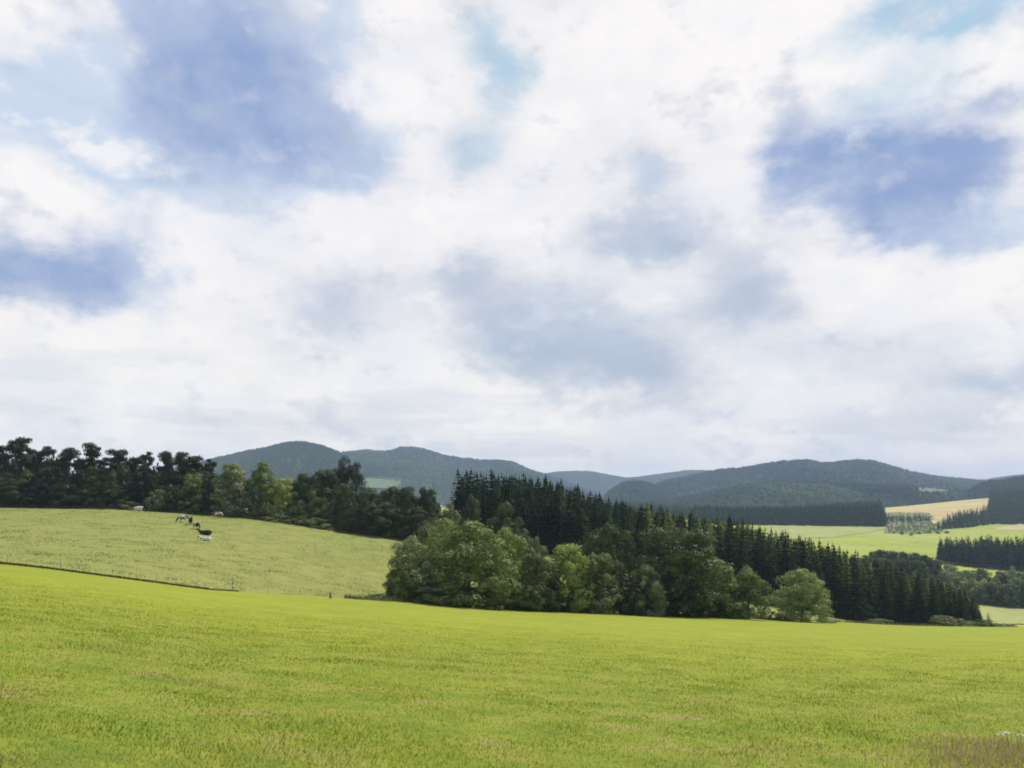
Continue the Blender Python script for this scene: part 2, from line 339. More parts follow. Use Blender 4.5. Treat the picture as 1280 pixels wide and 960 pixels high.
def add_near_tone(m):
    """paints the viewing-angle darkening of the near field into its colour, with withered patches"""
    nt = m.node_tree; N = nt.nodes.new; L = nt.links.new
    bs = [n for n in nt.nodes if n.type == 'BSDF_PRINCIPLED'][0]; src = bs.inputs['Base Color'].links[0].from_socket
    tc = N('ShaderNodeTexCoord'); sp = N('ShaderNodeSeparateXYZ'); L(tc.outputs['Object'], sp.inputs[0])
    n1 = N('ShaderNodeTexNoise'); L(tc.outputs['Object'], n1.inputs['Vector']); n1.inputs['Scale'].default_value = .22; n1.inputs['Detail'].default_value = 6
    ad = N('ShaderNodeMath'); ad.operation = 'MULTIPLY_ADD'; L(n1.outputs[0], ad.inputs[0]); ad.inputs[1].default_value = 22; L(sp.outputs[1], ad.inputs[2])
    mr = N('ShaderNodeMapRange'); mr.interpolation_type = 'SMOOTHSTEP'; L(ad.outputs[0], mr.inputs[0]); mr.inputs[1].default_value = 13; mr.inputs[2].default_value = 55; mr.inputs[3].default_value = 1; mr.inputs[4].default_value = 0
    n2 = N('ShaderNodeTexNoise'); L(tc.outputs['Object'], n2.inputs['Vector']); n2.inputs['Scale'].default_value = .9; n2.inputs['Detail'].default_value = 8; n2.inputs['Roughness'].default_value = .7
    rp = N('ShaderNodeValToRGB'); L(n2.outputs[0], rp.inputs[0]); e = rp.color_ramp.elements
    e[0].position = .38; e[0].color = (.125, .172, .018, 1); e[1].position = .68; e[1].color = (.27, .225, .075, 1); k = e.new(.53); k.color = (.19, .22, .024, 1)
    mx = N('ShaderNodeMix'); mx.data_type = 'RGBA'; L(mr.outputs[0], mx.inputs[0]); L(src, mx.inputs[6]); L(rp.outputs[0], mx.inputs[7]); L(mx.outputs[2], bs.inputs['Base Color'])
add_near_tone(M_field)

L_dark = leaf_mat('leaf_dark', (0.039, 0.060, 0.021), (0.086, 0.115, 0.034))
L_mid = leaf_mat('leaf_mid', (0.09, 0.135, 0.034), (0.21, 0.265, 0.068))
L_lite = leaf_mat('leaf_light', (0.172, 0.224, 0.063), (0.287, 0.333, 0.103))
L_grey = leaf_mat('leaf_grey', (0.135, 0.165, 0.07), (0.25, 0.28, 0.12))
L_yel = leaf_mat('leaf_yellow', (0.19, 0.24, 0.045), (0.34, 0.37, 0.085))
L_olive = leaf_mat('leaf_olive', (0.105, 0.135, 0.042), (0.2, 0.225, 0.075))
L_red = leaf_mat('leaf_russet', (0.11, 0.075, 0.035), (0.17, 0.11, 0.055))
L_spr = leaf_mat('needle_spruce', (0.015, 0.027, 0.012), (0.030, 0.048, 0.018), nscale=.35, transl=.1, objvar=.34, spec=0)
L_sprl = leaf_mat('needle_light', (0.085, 0.115, 0.032), (0.19, 0.22, 0.06), nscale=.35, transl=.2, objvar=.2, spec=0)  # paler needles put the sunlit look of the far slope into the colour
L_pine = leaf_mat('needle_pine', (0.024, 0.036, 0.02), (0.046, 0.06, 0.028), nscale=.35, transl=.15)
L_far = leaf_mat('leaf_hill', (0.022, 0.038, 0.022), (0.066, 0.09, 0.045), nscale=.0035, transl=.1, objvar=0, spec=0)
L_farc = leaf_mat('needle_hill', (0.009, 0.017, 0.012), (0.024, 0.036, 0.02), nscale=.004, transl=.1, objvar=0, spec=0)
L_dry = leaf_mat('dry_stalks', (0.20, 0.145, 0.065), (0.33, 0.24, 0.11), nscale=2)
M_bark = plain_mat('bark', (0.07, 0.055, 0.04), (0.13, 0.105, 0.08), 6, 0.9, stretch=(1, 1, .2))
M_pbark = plain_mat('pine_bark', (0.10, 0.06, 0.04), (0.19, 0.11, 0.07), 5, 0.9, stretch=(1, 1, .3))
M_wood = plain_mat('weathered_post', (0.12, 0.10, 0.08), (0.24, 0.21, 0.17), 8, 0.85, stretch=(1, 1, .1))
M_wire = plain_mat('wire', (0.25, 0.25, 0.25), rough=.5, metal=.9)
M_steel = plain_mat('mast_steel', (0.3, 0.3, 0.32), rough=.5, metal=.6)

# ------------------------------------------------------------------ ground sheets
PHI = np.concatenate([np.arange(-180, -44, 6.0), np.arange(-42, 42.01, 0.35), np.arange(48, 181, 6.0)])
PHI[-1] = 180.0
PHI = np.radians(PHI)
def rb(ph):
    pc = fold(ph); return Yb_of(pc) / np.cos(np.minimum(np.abs(ph), R(36)))
def ring(name, r0, r1, n, mat, power=1.0, log=False, dz=0.0):
    s = np.linspace(0, 1, n)[None, :]
    a = r0(PHI)[:, None]; b = r1(PHI)[:, None]
    r = np.exp(np.log(a) * (1 - s) + np.log(b) * s) if log else a + (b - a) * s ** power
    X = np.sin(PHI)[:, None] * r; Y = np.cos(PHI)[:, None] * r
    me = grid_mesh(name, X, Y, H(X, Y) + dz, [mat]); o = link(name, me); o['kind'] = 'structure'; return o
f_in = lambda p: 215.0 / np.cos(np.minimum(np.abs(p), R(36)))
f_out = lambda p: 6900.0 + 0 * p
ring('field', lambda p: 0.02 + 0 * p, rb, 110, M_field, power=1.6)
ring('pasture', rb, f_in, 70, M_past)
ring('valley_ground', f_in, f_out, 240, M_vall, log=True)

def patch(name, pts_low, pts_up, y0, y1, mat, rows=14, step=3, dz=0.35):
    """a field lying on the ground between two bearings, its near edge and its far edge given where the land shows them"""
    xs = np.arange(pts_low[0][0], pts_low[-1][0] + 1, step)
    lo = np.interp(xs, *zip(*pts_low)); up = np.interp(xs, *zip(*pts_up))
    jt = (vnoise(xs / 5.0, xs * 0 + y0, 71) - .5) * 1.1; up = up + jt; lo = lo + (vnoise(xs / 7.0, xs * 0 + y0, 72) - .5) * .9
    X = np.zeros((len(xs), rows)); Y = X.copy()
    for i, (p, a, b) in enumerate(zip(xs, lo, up)):
        ya, yb = find_Y(p, a, y0, y1), find_Y(p, b, y0, y1)
        if yb < ya + 2: yb = ya + 2
        ys = np.linspace(ya, yb, rows); Y[i] = ys; t = H(u_of(p, -.02) * ys, ys) / ys; X[i] = u_of(p, t) * ys
    o = link(name, grid_mesh(name, X, Y, H(X, Y) + dz, [mat])); o['kind'] = 'structure'; return o
patch('wheat_field', [(1106, 641), (1158, 641), (1164, 655), (1186, 652), (1200, 645), (1240, 640)], [(1106, 632), (1180, 624.5), (1210, 620.5), (1240, 616)], 1100, 2050, M_wheat)
patch('clearing_ground', [(1105, 667), (1165, 667), (1185, 660)], [(1105, 640.5), (1160, 640.5), (1185, 656)], 850, 1600, M_clear)
patch('stubble_field', [(1245, 663), (1400, 663)], [(1245, 660), (1280, 655), (1400, 652)], 800, 1500, M_straw)
patch('pale_meadow', [(960, 676), (1040, 672), (1085, 666), (1112, 660)], [(960, 656), (1040, 658), (1112, 659)], 700, 1300, M_pale)
patch('near_valley_meadow', [(1225, 781), (1330, 781)], [(1225, 756), (1330, 759)], 260, 560, M_pale)

# ------------------------------------------------------------------ hills
HILLS = {}
def hill(name, pts, Rr, W, mat, zbase=-45, rough=8.0, gully=0.10, seed=1, back=0.8, top=True):
    p0, p1 = pts[0][0], pts[-1][0]; xs = np.arange(p0, p1 + 0.01, 1.5)
    py = np.interp(xs, *zip(*pts))
    k = np.exp(-np.arange(-6, 7) ** 2 / 14.0); k /= k.sum(); py = np.convolve(np.pad(py, 6, mode='edge'), k, 'valid')
    t = np.array([tan_of(q) for q in py]); ztop = t * Rr
    ends = np.clip(np.minimum(xs - p0, p1 - xs) / 40.0, 0, 1); ztop = zbase + (ztop - zbase) * (ends * ends * (3 - 2 * ends))
    s = np.concatenate([np.linspace(0, 1, 90), np.linspace(1, 2, 26)[1:]])
    d = Rr - W + W * s; d = np.where(s > 1, Rr + (s - 1) * W * back, d)
    prof = np.where(s <= 1, np.sin(np.clip(s, 0, 1) * math.pi / 2) ** 1.25, np.cos((s - 1) * math.pi / 2) ** 1.2)
    u = np.array([u_of(p, 0.0) for p in xs])[:, None]; Yd = d[None, :] + 0 * u; X = u * Yd
    g = (vnoise(X / (W * .33), Yd / (W * .5), seed) - .5) * 2 + (vnoise(X / (W * .13), Yd / (W * .2), seed + 5) - .5)
    side = np.clip(1 - np.abs(s[None, :] - 1) * 0, 0, 1) * np.clip(np.abs(s[None, :] - 1) * 3, 0, 1)
    Z = zbase + (ztop[:, None] - zbase) * prof[None, :] * (1 + gully * g * side * np.minimum(prof[None, :] * 3, 1))
    nz_ = vnoise(X / 23.0, Yd / 40.0, seed + 9) * .6 + vnoise(X / 9.0, Yd / 17.0, seed + 12) * .4
    Z = Z + rough * nz_ * prof[None, :] - rough * .5
    me = grid_mesh(name, X, Yd, Z, [mat]); o = link(name, me); o['kind'] = 'structure'
    HILLS[name] = (xs, d, Z); return o
hill('far_hills', [(600, 604), (660, 594), (700, 590), (735, 590), (765, 595), (782, 598), (800, 597), (830, 592), (860, 587.5), (880, 587.5), (920, 594), (1000, 604), (1160, 608), (1215, 604), (1245, 597), (1290, 592), (1500, 588)], 5600, 1200, M_hill, rough=10, seed=3)
hill('long_ridge_hill', [(330, 612), (385, 588), (412, 573), (432, 568), (455, 564), (486, 567), (490, 569), (497, 565), (530, 568), (565, 572), (600, 576), (622, 577.5), (640, 580), (655, 586), (700, 600), (740, 616), (790, 640)], 4400, 1900, M_hillg, rough=9, gully=.42, seed=11)
hill('wooded_dome_hill', [(120, 612), (200, 592), (265, 575), (300, 566.5), (330, 560.5), (352, 557), (375, 556), (395, 558), (412, 563), (430, 571), (443, 590), (456, 609), (480, 628), (520, 640)], 3300, 1100, M_hill, rough=7, gully=.14, seed=21)
hill('small_knoll_hill', [(725, 640), (765, 613), (780, 604.5), (793, 602), (808, 604), (830, 613), (860, 626), (900, 645)], 3000, 500, M_hill, rough=7, seed=31)
hill('broad_hill', [(740, 645), (800, 618), (830, 604), (858, 599), (892, 592), (925, 588.5), (955, 584), (985, 580), (1012, 579), (1030, 583), (1042, 582), (1056, 578.5), (1075, 576.5), (1098, 578), (1118, 585), (1145, 592.5), (1170, 597), (1200, 600.5), (1240, 603), (1320, 608), (1450, 625)], 3700, 1250, M_hill, rough=8, gully=.3, seed=41)
hill('lower_wooded_hill', [(500, 650), (580, 632), (700, 628), (790, 630), (840, 629), (880, 622), (930, 612), (980, 607), (1030, 606), (1090, 609), (1150, 614), (1200, 617), (1260, 618), (1400, 625)], 2450, 700, M_hillg, rough=7, gully=.25, seed=51, zbase=-40)
hill('right_wooded_hill', [(1120, 640), (1180, 628), (1212, 617), (1228, 609), (1245, 605), (1262, 604), (1290, 601), (1350, 594), (1500, 584), (1700, 600)], 2300, 420, M_hill, rough=7, gully=.08, seed=61)
def hill_patch(name, hname, px0, px1, low, up, mat, dz=7.0):
    xs, d, Z = HILLS[hname]; front = d <= d[0] + (d[89] - d[0])
    ds = d[:90]; P = np.arange(px0, px1 + .1, 2.0); X = np.zeros((len(P), 10)); Y = X.copy(); ZZ = X.copy()
    for i, p in enumerate(P):
        j = int(np.argmin(np.abs(xs - p))); col_ = Z[j, :90]; ty = col_ / ds; f = (p - px0) / (px1 - px0); w = math.sin(math.pi * min(max(f, .04), .96)) ** .5
        mid = (low + up) / 2; a, b = mid + (low - mid) * w, mid + (up - mid) * w
        ya, yb = ds[np.argmin(np.abs(ty - tan_of(a)))], ds[np.argmin(np.abs(ty - tan_of(b)))]
        yy = np.linspace(ya, max(yb, ya + 10), 10); X[i] = u_of(p, 0) * yy; Y[i] = yy; ZZ[i] = np.interp(yy, ds, col_) + dz
    o = link(name, grid_mesh(name, X, Y, ZZ, [mat])); o['kind'] = 'structure'
hill_patch('hillside_meadow', 'long_ridge_hill', 436, 500, 613, 600, M_hmead)
hill_patch('hillside_field', 'lower_wooded_hill', 1150, 1186, 618, 613.5, M_hmead)

def hill_forest(hname, n, ht, wd, mats, seed, label, excl=()):
    """the closed forest of a far hill: thousands of small crowns as one mass"""
    xs, d, Z = HILLS[hname]; r = np.random.default_rng(seed); u = np.array([u_of(p, 0.0) for p in xs])
    i = r.uniform(0, len(xs) - 1.01, n); j = r.uniform(0, 94, n); i0 = i.astype(int); j0 = j.astype(int); fi, fj = i - i0, j - j0
    zz = (Z[i0, j0] * (1 - fi) + Z[i0 + 1, j0] * fi) * (1 - fj) + (Z[i0, j0 + 1] * (1 - fi) + Z[i0 + 1, j0 + 1] * fi) * fj
    Y = d[j0] * (1 - fj) + d[j0 + 1] * fj; X = np.interp(i, np.arange(len(xs)), u) * Y; p = np.interp(i, np.arange(len(xs)), xs)
    vy = zz / Y; v = (vy * CT - ST) / (CT + vy * ST); sy = 480 - F * v; keep = np.ones(n, bool)
    for (a, b_, c_, e_) in excl: keep &= ~((p > a) & (p < b_) & (sy > c_) & (sy < e_))
    X, Y, zz = X[keep], Y[keep], zz[keep]; n = len(X)
    kind = vnoise(X / 260, Y / 420, seed) + r.normal(size=n) * .08
    for m, sel, nm, hs in ((mats[0], kind < .5, 'conifer_forest', 1.0), (mats[1], kind >= .5, 'leafy_forest', .75)):
        x, y, z = X[sel], Y[sel], zz[sel]; k = len(x)
        if not k: continue
        h = ht * hs * r.uniform(.7, 1.25, k); w = wd * r.uniform(.7, 1.3, k) * (1 if hs == 1 else 1.3); a0 = r.uniform(0, 6.28, k)
        ring_ = [np.stack([x + np.cos(a0 + q * 2.094) * w, y + np.sin(a0 + q * 2.094) * w, z + h * .1 - 1], -1) for q in range(3)]
        up_ = [np.stack([x + np.cos(a0 + q * 2.094 + .6) * w * (.5 if hs == 1 else .8), y + np.sin(a0 + q * 2.094 + .6) * w * (.5 if hs == 1 else .8), z + h * (.5 if hs == 1 else .65)], -1) for q in range(3)]
        V = np.stack(ring_ + up_ + [np.stack([x, y, z + h], -1)], 1); b7 = np.arange(k)[:, None] * 7
        T = np.concatenate([b7 + t for t in ([0, 1, 4], [0, 4, 3], [1, 2, 5], [1, 5, 4], [2, 0, 3], [2, 3, 5], [3, 4, 6], [4, 5, 6], [5, 3, 6])])
        tag(link(nm, mesh_np(nm, V.reshape(-1, 3), T, [m])), label + (', conifer part' if hs == 1 else ', leafy part'), 'forest', kind='stuff')
hill_forest('wooded_dome_hill', 9000, 11, 7, (L_farc, L_farc), 1, 'dark forest covering the dome-shaped hill at the left')
hill_forest('long_ridge_hill', 15000, 11, 8, (L_farc, L_far), 2, 'forest on the long ridge behind the plantation', excl=((432, 504, 596, 622),))
hill_forest('small_knoll_hill', 2500, 11, 7, (L_farc, L_farc), 3, 'dark forest on the small knoll in the middle distance')
hill_forest('broad_hill', 15000, 12, 8, (L_farc, L_far), 4, 'forest on the broad hill at the right')
hill_forest('lower_wooded_hill', 13000, 14, 7, (L_farc, L_far), 5, 'forest on the lower slope above the valley', excl=((1149, 1187, 612, 619),))
hill_forest('right_wooded_hill', 7000, 15, 7, (L_farc, L_farc), 6, 'dark forest on the hill at the right edge')
# radio mast on the long ridge
xs_, d_, Z_ = HILLS['long_ridge_hill']; j_ = int(np.argmin(np.abs(xs_ - 514)))
mx_, my_, mz_ = u_of(514, 0) * 4400, 4400.0, float(Z_[j_, 89])
mast = bpy.data.objects.new('radio_mast', None); col.objects.link(mast); mast.location = (mx_, my_, mz_ - 1)
tag(mast, 'tiny thin radio mast standing on the far ridge line', 'radio mast')
b = MB()
for (sx, sy) in ((1, 1), (-1, 1), (1, -1), (-1, -1)): b.tube([(sx * 2.4, sy * 2.4, 0), (sx * .9, sy * .9, 26)], [.5, .4], 5)
for k in range(6):
    w0, w1 = 2.4 - .25 * k, 2.4 - .25 * (k + 1); z0, z1 = k * 4.3, (k + 1) * 4.3
    b.tube([(-w0, -w0, z0), (w1, -w1, z1)], [.2, .2], 4); b.tube([(w0, w0, z0), (-w1, w1, z1)], [.2, .2], 4)
link('tower', b.mesh('tower', [M_steel]), mast)
b = MB(); b.tube([(0, 0, 26), (0, 0, 38)], [.55, .3], 6); link('antenna', b.mesh('antenna', [M_steel]), mast)

# ------------------------------------------------------------------ foliage generators
def unit(rng, n):
    v = rng.normal(size=(n, 3)); return v / np.linalg.norm(v, axis=1)[:, None]
def leaf_quads(P, Nn, size, rng, aspect=1.0):
    n = len(P); r = unit(rng, n); A = np.cross(Nn, r); A /= np.linalg.norm(A, axis=1)[:, None] + 1e-9; Bv = np.cross(Nn, A)
    s = (size * rng.uniform(.55, 1.25, n))[:, None]; sa = s * aspect
    j = lambda: rng.uniform(.6, 1.1, n)[:, None]
    return np.stack([P - A * s * j(), P - Bv * sa * j(), P + A * s * j(), P + Bv * sa * j()], 1) * 1.0
def clumps_crown(rng, shape, R_, Hc, z0, n, size, nc=46, cr=0.24, droop=0.0, open_=0.0):
    """leaves gathered in clumps spread through a crown of half-width R_ and height Hc from z0"""
    C = []
    while len(C) < nc:
        zc = rng.uniform(0, 1); q = rng.uniform(.35, 1) ** .4
        if rng.uniform() < .33: q *= rng.uniform(.2, .75)
        if shape == 'round': w = max(1 - abs(2 * zc - .86) ** 2.4, .03) ** .5
        elif shape == 'egg': w = max(1 - abs((zc - .36) / .66) ** 2.2, .03) ** .5
        elif shape == 'bush': w = .93 if zc < .3 else max(1 - ((zc - .3) / .72) ** 2.1, .03) ** .55
        elif shape == 'top': w = max(1 - abs((zc - .52) / .56) ** 2.3, .03) ** .5
        else: w = (1 - abs(zc - .35) / .75) ** .6 * 1.05
        a_ = rng.uniform(0, 2 * math.pi); q *= rng.uniform(.82, 1.08)
        C.append((math.cos(a_) * q * R_ * w, math.sin(a_) * q * R_ * w, z0 + zc * Hc, R_ * cr * rng.uniform(.6, 1.4)))
    C = np.array(C); wgt = C[:, 3] ** 2; wgt /= wgt.sum()
    k = rng.choice(len(C), n, p=wgt); dirs = unit(rng, n); dirs[:, 2] = np.abs(dirs[:, 2]) * np.where(rng.uniform(size=n) < .72, 1, -1)
    rad = C[k, 3] * rng.uniform(.5, 1.12, n) ** .45
    sq = rng.uniform(.7, 1.35, (len(C), 3)) * np.array([1, 1, .8]); rad = rad * np.where(rng.uniform(size=n) < .10, rng.uniform(1.1, 1.55, n), 1)
    P = C[k, :3] + dirs * rad[:, None] * sq[k]
    if droop: P[:, 2] -= droop * rng.uniform(0, 1, n) ** 2 * C[k, 3]
    P[:, 2] = np.maximum(P[:, 2], 0.05 + rng.uniform(0, .3, n))
    Nn = dirs + unit(rng, n) * .45; Nn /= np.linalg.norm(Nn, axis=1)[:, None]
    return leaf_quads(P, Nn, size, rng), C
def trunk_mesh(rng, Ht, rad, C, mat, nlimb=9, split=.35):
    b = MB(); lean = rng.normal(size=2) * .02 * Ht
    pts = [(0, 0, -.4)] + [(lean[0] * f, lean[1] * f, Ht * f) for f in (.05, .3, .6, .85)]
    b.tube(pts, [rad * 1.35, rad * 1.1, rad * .85, rad * .5, rad * .15], 8)
    sel = rng.choice(len(C), min(nlimb, len(C)), replace=False)
    for k in sel:
        c = C[k]; f = split + (.75 - split) * rng.uniform() * min(1, c[2] / Ht + .2); z = min(Ht * f, c[2] - .3) if c[2] > 1 else .4
        st = Vector((lean[0] * z / Ht, lean[1] * z / Ht, z)); e = Vector(c[:3]); md = st.lerp(e, .5) + Vector((0, 0, .08 * Ht * rng.uniform(-.3, .6)))
        b.tube([st, md, e], [rad * .42, rad * .26, rad * .07], 5)
    return b.mesh('trunk', [mat])
class Proto: pass
PROTOS = {}
def broad_proto(key, seed, shape, n, size, z0=.12, asp=.5, **kw):
    """unit tree: height 1 scaled to Ht later -> built at 10 m tall, crown half-width asp*10"""
    rng = np.random.default_rng(seed); p = Proto()
    Q, C = clumps_crown(rng, shape, asp * 10 * .86, 10 * (1 - z0) - .9, 10 * z0 + .2, n, size, **kw)
    p.Q, p.trunk = Q, trunk_mesh(rng, 9.0, .20, C, M_bark); p.asp = asp; p.meshes = {}; PROTOS[key] = p
    p.h = float(np.percentile(Q[..., 2], 99.7)); p.w = float(np.percentile(np.abs(Q[..., 0]), 98.5))
def pine_proto(key, seed, nc, spread, top):
    rng = np.random.default_rng(seed); p = Proto(); C = []
    for k in range(nc):
        a = rng.uniform(0, 2 * math.pi); zz = rng.uniform(top, 1) ** .9; rr = spread * rng.uniform(.15, 1) * (1.1 - .55 * (zz - top) / (1 - top))
        C.append((rr * math.cos(a), rr * math.sin(a), 10 * zz - .6, rng.uniform(.55, 1.05)))
    C = np.array(C); n = 3600; k = rng.choice(len(C), n, p=C[:, 3] ** 2 / (C[:, 3] ** 2).sum()); dirs = unit(rng, n)
    P = C[k, :3] + dirs * (C[k, 3] * rng.uniform(.3, 1.1, n))[:, None] * np.array([1.25, 1.25, .5])
    Nn = dirs + unit(rng, n) * .8; Nn /= np.linalg.norm(Nn, axis=1)[:, None]
    p.Q = leaf_quads(P, Nn, .17, rng); p.trunk = trunk_mesh(rng, 9.6, .2, C, M_pbark, nlimb=nc, split=.6); p.meshes = {}; PROTOS[key] = p
    p.h = float(np.percentile(p.Q[..., 2], 99.7)); p.w = float(np.percentile(np.abs(p.Q[..., 0]), 98.5))
def spruce_quads(rng, Ht, Rb, whorls, per, seg, wid, low=.03):
    out = []
    for i in range(whorls):
        f = (i + rng.uniform(-.3, .3)) / whorls; z = Ht * (low + (1 - low) * f)
        rr = Rb * (1 - max(f, 0)) ** .85 + .12
        m = max(4, int(per * (1 - .5 * f)))
        for k in range(m):
            a = 2 * math.pi * (k + rng.uniform(-.35, .35)) / m + i * .7; L_ = rr * rng.uniform(.68, 1.16)
            dx, dy = math.cos(a), math.sin(a); drop = L_ * rng.uniform(.12, .42) - L_ * .35 * f
            w = wid * (1 - .55 * f)
            for s in range(seg):
                t0, t1 = s / seg, (s + 1) / seg * rng.uniform(.95, 1.1)
                p0 = np.array([dx * L_ * t0, dy * L_ * t0, z - drop * t0 ** 1.3]); p1 = np.array([dx * L_ * t1, dy * L_ * t1, z - drop * t1 ** 1.3])
                sd = np.array([-dy, dx, rng.uniform(-.9, .9)]); ww = w * (1.1 - .6 * t0)
                out.append([p0 - sd * ww * .5, p1 - sd * ww * .3 - np.array([0, 0, .12]), p1 + sd * ww * .3, p0 + sd * ww * .5])
    # leader
    for a in (0, 1.57): 
        d = np.array([math.cos(a), math.sin(a), 0]) * .11; out.append([np.array([0, 0, Ht * .93]) - d, np.array([0, 0, Ht * 1.03]) - d * .1, np.array([0, 0, Ht * 1.03]) + d * .1, np.array([0, 0, Ht * .93]) + d])
    return np.array(out)
def spruce_proto(key, seed, Rb, whorls=30, per=11, seg=3):
    rng = np.random.default_rng(seed); p = Proto(); p.Q = spruce_quads(rng, 10, Rb, whorls, per, seg, .42)
    b = MB(); b.tube([(0, 0, -.4), (0, 0, 4), (0, 0, 9.4)], [.17, .12, .02], 6); p.trunk = b.mesh('trunk', [M_bark]); p.meshes = {}; PROTOS[key] = p
    p.h = 10.3; p.w = Rb * 1.0
def crown_mesh(key, mat):
    p = PROTOS[key]
    if mat.name not in p.meshes: p.meshes[mat.name] = quads_mesh('crown', p.Q, [mat])
    return p.meshes[mat.name]

RN = np.random.default_rng(77)
def tree(name, key, mat, px, Y, top, wpx, label, cat='tree', group=None, sink=0.0, base=None, trunk=True):
    """px: bearing, Y: depth in metres, top: where its top shows, wpx: crown width as it shows"""
    x, y, z = at(px, Y); zt = tan_of(top) * Y; z -= sink
    Ht = max(zt - z, .6); p = PROTOS[key]
    sz = Ht / p.h; sx = (wpx * Y / F) / (2 * p.w)
    o = bpy.data.objects.new(name, None); col.objects.link(o); o.location = (x, y, z); o.rotation_euler = (0, 0, RN.uniform(0, 6.28)); o.scale = (sx, sx, sz)
    tag(o, label, cat, group)
    if trunk: link('trunk', p.trunk, o)
    link('crown', crown_mesh(key, mat), o)
    return o

for i in range(4): broad_proto(f'round{i}', 100 + i, 'round', 15000, .15, asp=.5, z0=.01, nc=85, cr=.225)
for i in range(4): broad_proto(f'bush{i}', 120 + i, 'bush', 17000, .15, asp=.55, z0=.0, nc=95, cr=.215)
for i in range(3): broad_proto(f'egg{i}', 140 + i, 'egg', 13000, .16, asp=.42, z0=.0, nc=70, cr=.26)
for i in range(3): broad_proto(f'oak{i}', 160 + i, 'top', 17000, .15, asp=.5, z0=.0, nc=100, cr=.215)
for i in range(2): broad_proto(f'slim{i}', 180 + i, 'column', 7000, .17, asp=.3, z0=.01, nc=80, cr=.28, droop=.5)
for i in range(3): broad_proto(f'small{i}', 200 + i, 'round', 2200, .38, asp=.5, z0=.02, nc=44, cr=.26)
for i in range(3): broad_proto(f'shrub{i}', 220 + i, 'bush', 2600, .30, asp=.7, z0=.0, nc=40, cr=.24)
for i in range(4): pine_proto(f'pine{i}', 240 + i, 14 + 2 * i, 2.4 + .2 * i, .55 + .05 * (i % 2))
for i in range(4): spruce_proto(f'spruce{i}', 260 + i, 1.75 + .12 * i)

SHADOWED = []                                         # (px, width, top) of what stands in front of the plantation
